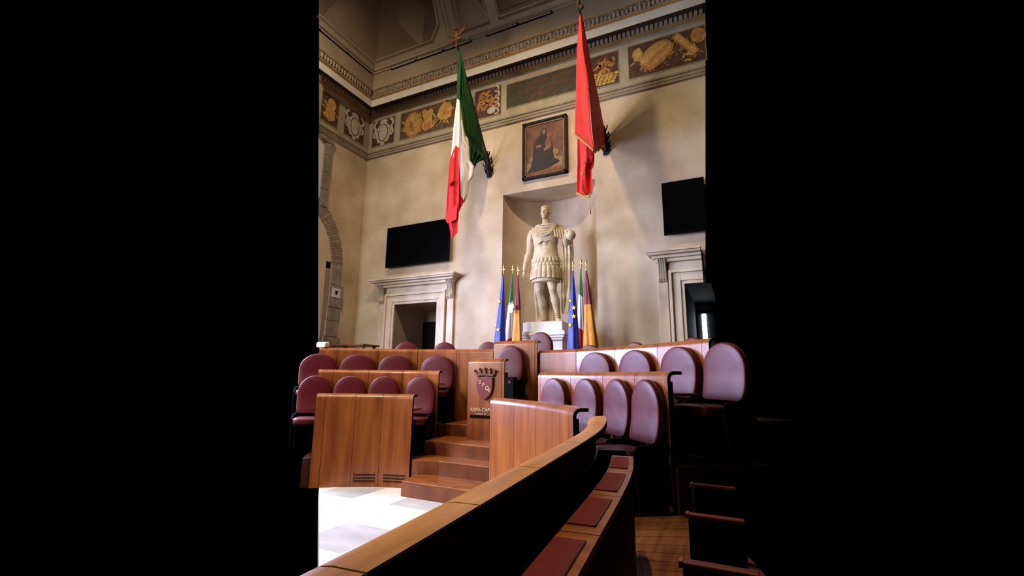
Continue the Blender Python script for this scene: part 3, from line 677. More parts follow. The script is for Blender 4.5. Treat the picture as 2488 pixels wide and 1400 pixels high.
# ------------------------------------------------------------------ steps between the blocks
ST = thing('floor_steps', 'wooden steps rising between the two desk blocks', None, (-3.8, 5.3, 0), kind='structure')
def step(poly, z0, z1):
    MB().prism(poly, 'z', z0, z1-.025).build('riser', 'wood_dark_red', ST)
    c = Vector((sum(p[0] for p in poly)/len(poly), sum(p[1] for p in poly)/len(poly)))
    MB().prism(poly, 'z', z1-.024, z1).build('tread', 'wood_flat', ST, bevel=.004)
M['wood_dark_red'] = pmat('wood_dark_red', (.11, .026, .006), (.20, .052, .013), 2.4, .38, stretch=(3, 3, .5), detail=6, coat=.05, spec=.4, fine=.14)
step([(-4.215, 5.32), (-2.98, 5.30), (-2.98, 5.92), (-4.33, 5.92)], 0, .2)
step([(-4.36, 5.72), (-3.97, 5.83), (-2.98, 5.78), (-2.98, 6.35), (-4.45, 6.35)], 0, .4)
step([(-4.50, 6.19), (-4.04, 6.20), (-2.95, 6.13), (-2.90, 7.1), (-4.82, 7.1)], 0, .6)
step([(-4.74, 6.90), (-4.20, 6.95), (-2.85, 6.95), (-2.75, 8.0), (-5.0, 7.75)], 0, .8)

# ------------------------------------------------------------------ seats
def seat_proto():
    root = bpy.data.objects.new('folding_seat', None); COL.objects.link(root); WM[root.name] = Matrix.Identity(4)
    out = []
    W, ZT, ZS = .262, 1.19, .905
    for k in range(25): a = PI*k/24; out.append((W*math.cos(a), ZS+(ZT-ZS)*math.sin(a)))
    left = [(-W, .80), (-W, .70), (-W*.98, .645), (-W*.92, .605), (-W*.76, .585)]
    out += left + [(-x, z) for x, z in left][::-1]
    cx, cz = 0, .88
    def yc(z): return .062 + (.065*max(0, (.90-z)/.33)**2)
    def disc(sc, y_in, y_out, dome, nm, mat):
        rs = []
        for f, dy in ((sc*.97, y_in), (sc, y_in+.012), (sc, y_out-.018), (sc*.985, y_out-.006), (sc*.94, y_out), (sc*.7, y_out+dome*.6), (sc*.35, y_out+dome)):
            rs.append([(cx+(x-cx)*f, yc(cz+(z-cz)*f)+dy, cz+(z-cz)*f) for x, z in out])
        b = MB(); b.rings(rs); return b.build(nm, mat, root, smooth=50)
    disc(1.0, .0, .045, .008, 'backrest', 'leather'); disc(1.004, -.030, .006, 0, 'back_shell', 'leather_rim')
    # cushion
    rs = []
    for f, z in ((.9, .44), (.98, .45), (1, .47), (1, .515), (.97, .532), (.86, .542), (.4, .548)):
        rs.append([(.235*f*(abs(math.cos(a))**.45)*(1 if math.cos(a) >= 0 else -1), .375+.205*f*(abs(math.sin(a))**.45)*(1 if math.sin(a) >= 0 else -1), z) for a in [2*PI*k/28 for k in range(28)]])
    MB().rings(rs).build('cushion', 'leather', root, smooth=50)
    MB().box(-.20, .20, .20, .55, .410, .438).build('seat_pan', 'black', root, bevel=.01)
    for s in (-1, 1):
        MB().prism([(.02, .06), (.34, .06), (.40, .52), (.34, .585), (.02, .60)], 'x', s*.256-.018, s*.256+.018).build('side_bracket', 'black', root, bevel=.01)
    MB().prism([(.02, .02), (.26, .02), (.22, .41), (.02, .41)], 'x', -.16, .16).build('stand', 'black', root, bevel=.01)
    return root
SEAT = seat_proto(); seat_used = [False]
def put_seat(x, y, z, nx, ny, label, group):
    o = SEAT if not seat_used[0] else copy_tree(SEAT); seat_used[0] = True
    o.location = (x, y, z); o.rotation_euler = (0, 0, math.atan2(ny, nx)-PI/2)     # local +y looks along (nx, ny)
    tag(o, label, 'seat', group); return o
def seat_row(side, d, z, items, group, wide=1.0):
    for s, label in items:
        p, n = row(s, d, side); put_seat(p.x, p.y, z, -n.x, -n.y, label, group).scale = (wide, 1, 1)
G1, G2 = 'red leather seats of the left block', 'red leather seats of the right block'
ordl = ('next to steps', 'second from steps', 'third from steps', 'at picture edge')
seat_row(-1, .925, .40, [(s, 'dark red oval seat, lowest row of left block, '+o) for s, o in zip((.672, 1.115, 1.575, 2.03), ordl)], G1)
seat_row(-1, 1.855, .80, [(s, 'dark red oval seat, middle row of left block, '+o) for s, o in zip((.69, 1.13, 1.61, 2.10), ordl)], G1, 1.24)
ordt = ('top of a red seat behind the upper left desk, in front of the lectern side', 'top of a red seat behind the upper left desk, at the doorway right jamb', 'top of a red seat behind the upper left desk, inside the doorway opening')
seat_row(-1, 2.75, 1.12, [(.25, 'top of a red seat showing beside the high panel behind the lectern'), (.75, 'top of a red seat behind the upper left desk, below the doorway right jamb'), (1.11, 'top of a red seat showing inside the left doorway opening')], G1)
ordr = ('nearest the lectern', 'second from the lectern', 'third from the lectern', 'last, at the open end')
seat_row(1, .925, .40, [(s, 'lilac-sheened oval seat, lowest row of right block, '+o) for s, o in zip((1.27, 1.845, 2.43, 2.95), ordr)], G2)
ordr2 = ('nearest the statue', 'second from the statue', 'third, beyond the desk end', 'cut by the picture edge')
seat_row(1, 1.855, .80, [(s, 'lilac-sheened oval seat, middle row of right block, '+o) for s, o in zip((1.17, 1.735, 2.36, 2.97), ordr2)], G2, 1.24)
seat_row(1, 2.75, 1.0, [(.74, 'top of a red seat in front of the orange and maroon flag'), (1.19, 'top of a red seat against plain wall left of the right doorway'), (1.87, 'top of a red seat in front of the right doorway')], G2)
def seat_arm(x, y, label):
    t = thing('seat_arm', label, 'seat arm', (x, y, .40), group='shadowed seat arms behind the foreground desk')
    MB().box(x, x+.28, y-.028, y+.028, .40, .848).build('arm_panel', 'black', t, bevel=.01)
    MB().box(x-.004, x+.28, y-.026, y+.026, .850, .870).build('armrest', 'leather_rim', t, bevel=.006)
    MB().box(x-.014, x+.004, y-.028, y+.028, .846, .874).build('arm_cap', 'wood_flat', t, bevel=.004)
for x, y, o in ((-.345, 3.70, 'farthest'), (-.302, 2.90, 'middle'), (-.258, 2.17, 'nearest')):
    seat_arm(x, y, o+' of the three dark seat arms in shadow behind the foreground desk')

# ------------------------------------------------------------------ crested lectern and the high panel behind it
def lectern(name, label, x0, x1, yf, z0, zt, ledge, deep):
    t = thing(name, label, 'lectern', ((x0+x1)/2, yf+.2, z0))
    prof = [(yf+o, z) for o, z in bent_profile(z0, zt, ledge)]
    MB().prism(prof, 'x', x0+.045, x1-.045).build('front_panel', 'wood', t, smooth=35)
    for a, b in ((x0, x0+.043), (x1-.043, x1)):
        MB().prism([(yf+.006+o, z) for o, z in bent_profile(z0, zt-.004, ledge)], 'x', a, b).build('edge_strip', 'wood', t, smooth=35)
        MB().box(a+.01 if a == x0 else a, b if a == x0 else b-.01, yf+.045, yf+deep, z0, zt-.22).build('side_panel', 'wood_dark', t)
    MB().box(x0+.05, x1-.05, yf+.04, yf+deep, zt-.25, zt-.22).build('writing_board', 'wood_flat', t)
    return t
YF = 6.70
LT = lectern('lectern', 'tall wooden lectern with a crowned red shield crest', -4.045, -3.375, YF, .60, 1.893, .16, .17)
cxe, cze = -3.712, 1.42
def shield(k, dx=0): return [(cxe+k*x+dx, cze+.0+k*z) for x, z in [(-.152, .168), (-.08, .178), (0, .181), (.08, .178), (.152, .168), (.153, .05), (.140, -.04), (.105, -.11), (.05, -.165), (0, -.190), (-.05, -.165), (-.105, -.11), (-.140, -.04), (-.153, .05)]]
cr_ = MB().prism(shield(1.0), 'y', YF-.035, YF).build('crest', 'emblem_wood', LT, bevel=.006)
MB().prism(shield(.93), 'y', YF-.040, YF-.034).build('shield_field', 'enamel_red', cr_)
base = [(-.155, .185), (0, .200), (.155, .185), (.165, .215), (.10, .225), (0, .232), (-.10, .225), (-.165, .215)]
MB().prism([(cxe+x, cze+z) for x, z in base], 'y', YF-.045, YF-.002).build('crown_band', 'emblem_wood', cr_, bevel=.004)
for k in range(5):
    x = (-.19, -.098, 0, .098, .19)[k]; z = (.265, .290, .298, .290, .265)[k]; x0 = (-.15, -.08, 0, .08, .15)[k]
    MB().prism([(cxe+x0-.025, cze+.212), (cxe+x0+.025, cze+.212), (cxe+x+.010, cze+z), (cxe+x-.010, cze+z)], 'y', YF-.034, YF-.006).build('crown_point', 'emblem_wood', cr_)
    MB().ell((cxe+x, YF-.03, cze+z+.012), (.022, .022, .022), 12, 8).build('crown_ball', 'emblem_wood', cr_, smooth=60)
ang = -.56
for k, ch in enumerate('SPQR'):
    ox, oz = -.105+.058*k, .070-.043*k
    put_text('letter', ch, .088, 'brass_letter', cr_, lambda x, y, z, ox=ox, oz=oz: (cxe+ox+x*.96*math.cos(ang*.55)-y*math.sin(ang*.55), YF-.042-z, cze+oz+x*.96*math.sin(ang*.55)+y*math.cos(ang*.55)), .003)
MB().prism([(cxe-.118+r*math.cos(a), cze+.128+r*math.sin(a)) for a, r in [(PI/4*k, .016 if k % 2 == 0 else .006) for k in range(8)]], 'y', YF-.045, YF-.040).build('small_cross', 'brass_letter', cr_)
plq = MB().box(-3.985, -3.39, YF-.014, YF+.002, .985, 1.105).build('name_plate', 'wood_dark_red', LT, bevel=.003)
for wd, sz, ox, oz in (('ROMA', .068, 0, 0), ('CAPITALE', .076, .212, 0), ('ANNO', .042, .115, -.055), ('M', .042, .255, -.055)):
    put_text('lettering', wd, sz, 'brass_letter', plq, lambda x, y, z, ox=ox, oz=oz: (-3.972+ox+x, YF-.015-z, 1.050+oz+y), .003)
MB().box(-3.985, -3.39, YF-.006, YF+.001, .94, .982).build('plate_shade', 'black', LT)  # black strip imitates the shaded recess below the plate
HP = lectern('high_panel', 'high wooden panel with a seat, standing behind the crested lectern', -3.99, -3.13, 7.48, .80, 2.245, .18, .34)
put_seat(-3.60, 7.465, .80+.16, 0, -1, 'oval seat fixed to the high panel behind the crested lectern', G2)
put_seat(-3.36, 8.30, 1.12+.15, -.12, -1, 'oval seat with wide wooden rim below the statue plinth', G2)
sb = MB().box(-3.372, -3.20, 6.70, 6.85, .60, 1.60).build('side_console', 'black', LT, bevel=.01)
MB().box(-3.30, -3.25, 6.692, 6.70, 1.50, 1.545).build('switch', 'leather_pad', sb)
# ------------------------------------------------------------------ statue on its pedestal
PX, PY, PZ = -3.78, 9.35, 2.80
pd = thing('pedestal', 'white marble pedestal with moulded cap carrying the statue', 'pedestal', (PX, 9.7, 1.12))
MB().box(-4.20, -3.34, PY+.06, 10.12, 1.12, 2.42).build('die', 'plinth_marble', pd, bevel=.01)
for a, z0, z1 in ((.02, 2.40, 2.45), (.08, 2.45, 2.50), (.13, 2.50, 2.565), (.10, 2.565, 2.60)):
    MB().box(-4.24-a, -3.32+a*.6, PY-a*.5, 10.12+a*.5, z0, z1).build('moulding', 'plinth_marble', pd, bevel=.008)
MB().box(-4.25, -3.32, PY, 10.12, 2.60, PZ).build('block', 'plinth_marble', pd, bevel=.008)
SO, SK = Vector((-3.85, 9.74, PZ+.004)), 1.025
def SP(x, y, z): return (SO.x+x*SK, SO.y+y*SK, SO.z+z*SK)
stt = thing('statue', 'marble statue of a Roman commander in cuirass and cloak holding an orb', 'statue', tuple(SO))
def remesh(o, vox, it=3, fac=.5):
    r = o.modifiers.new('remesh', 'REMESH'); r.mode = 'VOXEL'; r.voxel_size = vox; r.use_smooth_shade = True
    if it:
        m = o.modifiers.new('smooth', 'SMOOTH'); m.iterations = it; m.factor = fac
class SB(MB):
    def t(s, pts, rad, n=14):
        return s.tube([SP(*p) for p in pts], [tuple(q*SK for q in r) if isinstance(r, tuple) else r*SK for r in rad], n)
    def e(s, c, r, rot=None): return s.ell(SP(*c), tuple(q*SK for q in r), 18, 12, rot)
    def ring(s, rows, n=30, p=2.0):
        """rows: z, rx, ry, cx, cy"""
        def se(t): c = math.cos(t); return math.copysign(abs(c)**(2/p), c)
        return s.rings([[SP(cx+rx*se(2*PI*j/n), cy+ry*se(2*PI*j/n-PI/2), z) for j in range(n)] for z, rx, ry, cx, cy in rows])
b = SB()
# head turned slightly to the viewer's left
b.e((0, .0, 2.625), (.112, .140, .140)); b.e((0, -.045, 2.545), (.088, .098, .125)); b.e((0, -.05, 2.480), (.072, .080, .052)); b.e((0, -.112, 2.450), (.030, .024, .026))
b.t([(0, .02, 2.25), (0, .01, 2.40), (0, -.01, 2.50)], [.100, .084, .080])
b.t([(0, -.134, 2.632), (0, -.156, 2.585), (0, -.163, 2.562), (0, -.150, 2.552)], [.010, .014, .018, .012], 10)
b.e((0, -.137, 2.512), (.030, .012, .007)); b.e((0, -.134, 2.497), (.025, .012, .008))
for sx in (-1, 1):
    b.e((sx*.042, -.122, 2.645), (.036, .016, .010)); b.e((sx*.040, -.113, 2.617), (.017, .014, .008)); b.e((sx*.058, -.096, 2.575), (.027, .028, .026)); b.e((sx*.112, .0, 2.600), (.013, .032, .045))
    b.e((sx*.015, -.150, 2.560), (.010, .012, .008))
b.e((0, .022, 2.655), (.120, .140, .118))
for k in range(9):
    x = -.088+.176*k/8; b.e((x, -.112+x*x*6.5, 2.712+.004*(k % 2)-abs(x)*.10), (.014, .012, .022))
    b.e((x*1.05, -.085+x*x*6.0, 2.742-abs(x)*.12), (.016, .018, .018))
# arms
b.t([(-.31, .02, 2.19), (-.38, .03, 2.05), (-.415, .04, 1.80), (-.435, .04, 1.68), (-.455, .0, 1.58), (-.49, -.06, 1.36), (-.50, -.085, 1.24)], [.10, .105, .085, .072, .080, .055, .044])
b.e((-.500, -.09, 1.175), (.032, .055, .075))
for k in range(4): b.t([(-.50-.006*k, -.125+.03*k, 1.16), (-.503, -.14+.03*k, 1.09), (-.485, -.13+.03*k, 1.045), (-.465, -.12+.03*k, 1.06)], [.019, .018, .016, .014], 8)
b.t([(-.485, -.135, 1.20), (-.462, -.16, 1.14), (-.455, -.15, 1.09)], [.020, .018, .014], 8)
b.t([(.31, .02, 2.18), (.40, .05, 2.02), (.46, .06, 1.83), (.50, .0, 1.80), (.545, -.13, 1.88), (.575, -.22, 1.95)], [.10, .10, .082, .078, .062, .048])
b.e((.590, -.275, 1.985), (.045, .060, .034))
for k in range(4): b.t([(.605, -.325+.032*k, 1.992), (.655, -.342+.034*k, 2.010-.006*abs(k-2)), (.705, -.350+.034*k, 1.992-.006*abs(k-2)), (.735, -.350+.034*k, 1.965)], [.019, .018, .016, .013], 8)
b.t([(.585, -.25, 1.975), (.615, -.335, 1.945), (.650, -.368, 1.90)], [.021, .019, .014], 8)
# legs
b.t([(-.15, .0, 1.20), (-.15, -.02, 1.00), (-.135, -.05, .80), (-.13, -.07, .72), (-.125, -.05, .64), (-.105, .0, .50), (-.085, .01, .36), (-.06, .03, .20), (-.05, .03, .08)], [.15, .135, .098, .088, .080, .095, .082, .055, .058])
b.t([(-.05, .055, .05), (-.06, -.04, .055), (-.075, -.14, .040), (-.08, -.20, .028)], [(.052, .05), (.055, .045), (.062, .032), (.055, .022)], 12)
b.t([(.14, .0, 1.20), (.155, -.02, 1.00), (.18, -.06, .82), (.19, -.075, .74), (.20, -.05, .66), (.225, .0, .52), (.245, .01, .38), (.265, .03, .21), (.275, .03, .08)], [.155, .14, .102, .09, .083, .10, .085, .057, .06])
b.t([(.27, .055, .05), (.31, -.03, .055), (.365, -.12, .040), (.40, -.17, .028)], [(.052, .05), (.055, .045), (.062, .032), (.055, .022)], 12)
for k in range(5):
    for c, r in (((-.065, .02), .070), ((.262, .02), .072)): b.lathe([(r*SK*.8, -.012), (r*SK, 0), (r*SK*.8, .012)], SP(c[0]-.006*k*(1 if c[0] < 0 else .5), c[1], .14+.045*k), 14)
for c in ((-.08, -.205), (.40, -.175)):
    for k in range(5): b.e((c[0]-.045+.024*k, c[1]+.01*abs(k-1), .018), (.014, .028, .016))
body = b.build('body', 'marble', stt); remesh(body, .0085, 1, .35)
# cuirass
b = SB(); b.ring([(1.40, .300, .200, 0, 0), (1.48, .312, .212, 0, 0), (1.56, .300, .208, 0, 0), (1.66, .278, .192, 0, 0), (1.78, .272, .185, 0, 0), (1.92, .296, .200, 0, -.01), (2.05, .325, .212, 0, -.01), (2.15, .340, .19, 0, 0), (2.23, .300, .15, 0, .01), (2.29, .18, .12, 0, .01), (2.31, .10, .10, 0, .01)], p=2.25)
for sx in (-1, 1): b.e((sx*.125, -.155, 2.04), (.125, .065, .085))
b.e((0, -.125, 1.60), (.20, .088, .15));
for sx in (-1, 1):
    for k in range(2): b.e((sx*.055, -.175+.008*k, 1.79-.10*k), (.052, .028, .044))
b.e((0, -.20, 1.985), (.02, .012, .07)); b.t([(-.27, -.10, 1.52), (-.15, -.20, 1.455), (0, -.225, 1.435), (.15, -.20, 1.455), (.27, -.10, 1.52)], [.016]*5, 8)
cu = b.build('cuirass', 'marble', stt); remesh(cu, .012, 1, .4)
b = SB(); b.ring([(1.845, .283, .205, 0, 0), (1.855, .293, .212, 0, 0), (1.885, .296, .215, 0, 0), (1.895, .287, .208, 0, 0)]); bl = b.build('belt', 'marble', stt, smooth=50)
b = SB(); b.e((-.01, -.215, 1.872), (.035, .025, .030)); b.t([(.0, -.22, 1.87), (.08, -.215, 1.845), (.13, -.19, 1.86)], [.014, .016, .012], 8); b.t([(0, -.22, 1.87), (-.06, -.215, 1.83), (-.10, -.21, 1.79)], [.014, .016, .012], 8); b.build('belt_knot', 'marble', bl, smooth=60)
def around(a, rx, ry): return rx*math.sin(a), -ry*math.cos(a)
def flap(a, z0, z1, rx0, ry0, rx1, ry1, wd, nm, rounded, th=.022):
    x0, y0 = around(a, rx0, ry0); x1, y1 = around(a, rx1, ry1); n = Vector((math.sin(a)/rx0, -math.cos(a)/ry0, 0)).normalized(); tt = Vector((-n.y, n.x, 0))
    rows = []
    prof = [(0, .96), (.45, 1.0), (.8, .98)] + ([(.92, .8), (1.0, .45)] if rounded else [(.97, 1.0), (1.0, .9)])
    for f, wf in prof:
        c = Vector((x0+(x1-x0)*f, y0+(y1-y0)*f, z0+(z1-z0)*f)); h = wd/2*wf
        bulge = .010 if (not rounded and .4 < f < .9) else 0
        rows.append([SP(*(c+tt*(-h)+n*0)), SP(*(c+tt*(-h*.6)+n*(th+bulge))), SP(*(c+tt*(h*.6)+n*(th+bulge))), SP(*(c+tt*h+n*0))])
    b = MB(); b.rings(rows); return b.build(nm, 'marble', stt, smooth=60)
for k in range(13):
    a = -1.75+3.5*k/12
    flap(a, 1.50-.03*math.cos(a), 1.395-.03*math.cos(a), .305, .212, .332, .232, .088, 'scallop', True, .022)
for k in range(14):
    a = -1.8+3.6*k/13
    flap(a, 1.43-.03*math.cos(a), 1.315-.03*math.cos(a), .312, .215, .340, .238, .085, 'scallop', True, .012)
for k in range(19):
    a = -PI+2*PI*k/19
    flap(a, 1.40, 1.0+.012*math.cos(3*a), .300, .205, .362, .268, .108, 'skirt_strap', False, .014)
b = SB(); b.ring([(1.05, .30, .22, 0, 0), (.98, .335, .245, 0, 0), (.935, .345, .25, 0, 0), (.925, .325, .235, 0, 0)]); b.build('tunic_hem', 'marble', stt, smooth=60)
for k in range(5):
    a = -2.3+.35*k; x = -.36+.085*math.cos(a+1.2)*.9; y = .03-.10*math.sin(1.5-.45*k)
    b = SB(); b.t([(x+.05, y*.7, 2.20), (x+.03, y*.8, 2.16), (x-.01, y, 2.06), (x-.03, y*1.02, 1.97), (x-.032, y*1.02, 1.955)], [.006, .026, .029, .024, .006], 8); b.build('sleeve_strap', 'marble', stt, smooth=60)
# cloak: draped folds on the chest, over the raised arm and down to the base
b = SB()
for k in range(5):
    f = k/4; zl = 2.272-.085*f; xl = -.12-.17*f; sag = .010+.235*f
    pts = []
    for j in range(15):
        u = j/14; x = xl+(.33-xl)*u; z = zl+(2.250-zl)*u-sag*4*u*(1-u)*(.7+.6*u); y = -.085-.155*math.sin(PI*u)**.7*(.66+.34*f)
        pts.append((x, y, z))
    b.t(pts, [(.015, .022)]*15, 8)
b.ring([(2.04, .16, .09, .06, -.10), (2.09, .21, .10, .04, -.10), (2.16, .24, .10, .03, -.07), (2.24, .22, .09, .02, -.04), (2.28, .15, .07, .01, 0)], 24)
for k in range(6):
    b.t([(.17+.036*k, .02+.01*k, 2.29-.006*k), (.235+.042*k, -.08+.02*k, 2.245-.012*k), (.27+.054*k, -.15+.025*k, 2.10-.01*k), (.30+.056*k, -.16+.02*k, 1.93-.015*k)], [.022, .027, .028, .022], 8)
for k in range(6):
    x = .385+.043*k
    b.t([(x, .0+.035*(k % 2), 1.97), (x+.012, .03+.035*(k % 2), 1.6), (x-.004, .05+.035*(k % 2), 1.2), (x-.018, .07+.03*(k % 2), .8), (x-.03-.012*k, .10, .42), (x-.035-.02*k, .11, .22)], [.034, .035, .035, .034, .03, .016], 8)
b.t([(.40, .08, 1.95), (.44, .10, 1.2), (.42, .13, .5), (.38, .13, .25)], [(.11, .02)]*3+[(.05, .02)], 10)
b.t([(-.28, .0, 2.245), (-.20, -.06, 2.275), (-.12, -.09, 2.30)], [.03, .03, .025], 8); b.e((-.295, -.05, 2.225), (.04, .035, .04))
ck = b.build('cloak', 'marble', stt); remesh(ck, .0105, 0)
b = SB()
for k in range(8):
    x = -.34+.064*k; b.t([(x*.9, .13, 1.10), (x*.93, .14+.04*(k % 2), .75), (x*.86+.01, .15+.04*(k % 2), .35), (x*.80+.02, .15, .0)], [.036, .038, .040, .042], 8)
b.t([(-.10, .18, 1.1), (-.08, .19, 0)], [(.24, .03), (.20, .03)], 12)
dr = b.build('back_drapery', 'marble', stt); remesh(dr, .012, 0)
b = SB(); b.e((.690, -.262, 1.892), (.112, .112, .112)); b.build('orb', 'marble', stt, smooth=80)
b = MB(); b.box(*[v for v in (SO.x-.40, SO.x+.46, SO.y-.27, SO.y+.28)], PZ+.0005, PZ+.03); b.build('base_slab', 'marble', stt, bevel=.01)

# ------------------------------------------------------------------ big flags on slanting poles
def sheet(parent, name, mat, rows, at, amp, nf, ph=0, cols=28, plane='x'):
    """rows: (height, left, right); plane 'x': cloth in the plane X = at (left/right are Y), plane 'y': cloth facing the hall at Y = at"""
    rs = []
    for (z0, a0, b0), (z1, a1, b1) in zip(rows[:-1], rows[1:]):
        k = max(1, int(abs(z1-z0)/.06))
        for i in range(k): t = i/k; rs.append((z0+(z1-z0)*t, a0+(a1-a0)*t, b0+(b1-b0)*t))
    rs.append(rows[-1]); v = []; f = []; n = cols+1
    for z, a, b_ in rs:
        for j in range(n):
            u = j/cols; g = min(1, abs(b_-a)/.25)
            q = at + amp*g*(math.sin(u*nf*2*PI+ph+.5*math.sin(z*1.7))+.35*math.sin(u*nf*4.3*PI+z*2.1))
            v.append((q, a+(b_-a)*u, z) if plane == 'x' else (a+(b_-a)*u, q, z))
    for i in range(len(rs)-1):
        for j in range(cols): f.append((i*n+j, i*n+j+1, (i+1)*n+j+1, (i+1)*n+j))
    o = MB().add(v, f).build(name, mat, parent, smooth=180)
    s = o.modifiers.new('thickness', 'SOLIDIFY'); s.thickness = .006; s.offset = 0
    return o
def bracket(t, x, y, z):
    """wrought-iron socket with curled leaves, from the wall up along the pole foot"""
    d = Vector((0, -.16, .62)).normalized(); p = Vector((x, y, z))
    b = MB(); b.tube([p+d*s for s in (0, .08, .2, .34, .48, .6, .66)], [.03, .055, .075, .07, .06, .045, .03], 12); k = b.build('socket', 'iron', t, smooth=50)
    for i in range(18):
        s = .06+.55*(i//3)/6; a = 2*PI*(i % 3)/3+.7*(i//3); o = Vector((math.cos(a), math.sin(a)*.6, 0)); c = p+d*s+o*.055
        MB().tube([c, c+o*.05+d*.03, c+o*.085+d*.075, c+o*.07+d*.10], [.022, .020, .014, .018], 6).build('leaf', 'iron', k, smooth=60)
    MB().box(x-.06, x+.06, y-.02, YB, z-.02, z+.10).build('wall_plate', 'iron', k)
    return k
FI = thing('tricolour_flag', 'green, white and red flag hanging from a slanting pole with eagle finial', 'flag', (-5.55, 9.97, 6.85))
PB, PT = Vector((-5.55, 9.86, 7.28)), Vector((-5.55, 8.24, 9.52))
MB().tube([PB-(PT-PB)*.06, PB, PT], [.03, .03, .024], 10).build('pole', 'iron', FI)
bracket(FI, -5.55, 9.97, 6.82)
sheet(FI, 'green_cloth', 'flag_green', [(9.36, 8.26, 8.29), (9.06, 8.27, 8.46), (8.5, 8.27, 8.78), (8.25, 8.28, 8.95), (8.23, 8.32, 8.97), (7.84, 8.44, 9.24), (7.49, 8.54, 9.47), (7.38, 8.62, 9.55), (7.29, 8.8, 9.64), (7.19, 8.82, 9.71), (6.98, 8.83, 9.39), (6.83, 8.86, 9.22), (6.68, 9.08, 9.13)], -5.50, .035, 4.0)
sheet(FI, 'green_cloth', 'flag_green', [(9.35, -5.55, -5.49), (8.97, -5.54, -5.44), (8.34, -5.53, -5.43), (8.01, -5.52, -5.43)], 8.26, .012, 1.0, 0, 10, 'y')
sheet(FI, 'white_cloth', 'flag_white', [(8.05, -5.51, -5.49), (7.99, -5.52, -5.43), (7.51, -5.57, -5.4), (7.1, -5.6, -5.39), (6.84, -5.61, -5.39), (6.51, -5.64, -5.38), (6.31, -5.63, -5.37)], 8.25, .022, 1.6, 1.0, 20, 'y')
sheet(FI, 'white_cloth', 'flag_white', [(7.63, -5.56, -5.49), (7.06, -5.54, -5.39), (6.9, -5.53, -5.28), (6.53, -5.52, -5.24), (6.36, -5.51, -5.11), (6.12, -5.5, -5.13), (5.98, -5.49, -5.24), (5.67, -5.47, -5.26), (5.52, -5.46, -5.35)], 8.47, .04, 1.8, 2.0, 24, 'y')
sheet(FI, 'red_cloth', 'flag_red', [(6.82, -5.47, -5.45), (6.72, -5.54, -5.37), (6.49, -5.62, -5.36), (6.1, -5.63, -5.35), (5.72, -5.65, -5.33), (5.49, -5.66, -5.32), (5.09, -5.67, -5.31), (4.98, -5.59, -5.32), (4.73, -5.52, -5.32), (4.59, -5.48, -5.46)], 8.21, .022, 1.5, .4, 24, 'y')
sheet(FI, 'red_cloth', 'flag_red', [(6.34, -5.46, -5.44), (5.95, -5.45, -5.4), (5.64, -5.45, -5.38), (5.49, -5.45, -5.28), (5.37, -5.46, -5.36), (5.24, -5.46, -5.42)], 8.36, .03, 1.2, 2.4, 16, 'y')
b = MB(); b.add([(-5.66, 8.16, 5.10), (-5.34, 8.19, 5.40), (-5.33, 8.14, 5.00), (-5.55, 8.12, 4.93)], [(0, 1, 2, 3)]); o = b.build('folded_corner', 'flag_red', FI); o.modifiers.new('t', 'SOLIDIFY').thickness = .006
MB().tube([(-5.56, 8.17, 5.94), (-5.51, 8.14, 5.86), (-5.46, 8.17, 5.94)], [.03, .055, .03], 10).build('rolled_fold', 'flag_red', FI, smooth=60)
# eagle finial
fz = Vector((-5.55, 8.20, 9.62))
eg = MB().ell(fz+Vector((0, 0, .13)), (.075, .075, .14), 14, 10).build('finial_eagle', 'eagle', FI, smooth=60)
MB().ell(fz+Vector((.0, -.04, .275)), (.045, .06, .05), 12, 8).build('head', 'eagle', eg, smooth=60)
for s in (-1, 1):
    w_ = [(0, .05), (.06, .13), (.15, .20), (.235, .30), (.19, .15), (.13, .06), (.05, -.02)] if s > 0 else [(0, .05), (.06, .12), (.15, .15), (.24, .11), (.17, .07), (.10, .03), (.05, -.02)]
    MB().prism([(fz.x+s*(.05+x), fz.z+.10+z) for x, z in w_], 'y', fz.y-.02, fz.y+.02).build('wing', 'eagle', eg, bevel=.008)
MB().tube([fz+Vector((-.14, 0, -.03)), fz+Vector((-.05, 0, -.005)), fz+Vector((.06, 0, .0)), fz+Vector((.13, 0, .03))], [.03, .065, .065, .035], 12).build('perch', 'eagle', eg, smooth=60)
MB().lathe([(.02, -.20), (.03, -.12), (.022, -.08), (.04, -.05)], fz, 12).build('ferrule', 'eagle', eg, smooth=60)
MB().ell((-5.62, 8.28, 9.12), (.035, .035, .07), 10, 8).build('tassel', 'eagle', FI, smooth=60)
# red flag
FR2 = thing('red_flag', 'long red silk flag with gold fringe hanging from a slanting pole', 'flag', (-2.42, 9.97, 6.85))
PB, PT = Vector((-2.42, 9.93, 7.22)), Vector((-2.42, 8.05, 9.20))
MB().tube([PB-(PT-PB)*.05, PB, PT], [.03, .03, .024], 10).build('pole', 'iron', FR2)
MB().tube([PT, PT+Vector((0, -.08, .14)), PT+Vector((0, -.14, .26)), PT+Vector((0, -.2, .40))], [.03, .05, .025, .01], 10).build('finial', 'eagle', FR2, smooth=60)
MB().ell(PT+Vector((.05, -.0, .0)), (.05, .05, .07), 10, 8).build('bow', 'eagle', FR2, smooth=60)
bracket(FR2, -2.42, 9.97, 6.80)
RA = [(9.04, -2.43, -2.4), (8.66, -2.46, -2.38), (8.3, -2.49, -2.37), (7.93, -2.51, -2.33), (7.57, -2.52, -2.28), (7.22, -2.53, -2.27), (6.87, -2.55, -2.25), (6.36, -2.57, -2.23), (6.25, -2.46, -2.22), (6.13, -2.35, -2.21), (5.95, -2.21, -2.19)]
sheet(FR2, 'silk_cloth', 'silk_red', RA, 8.08, .010, .8, .3, 20, 'y')
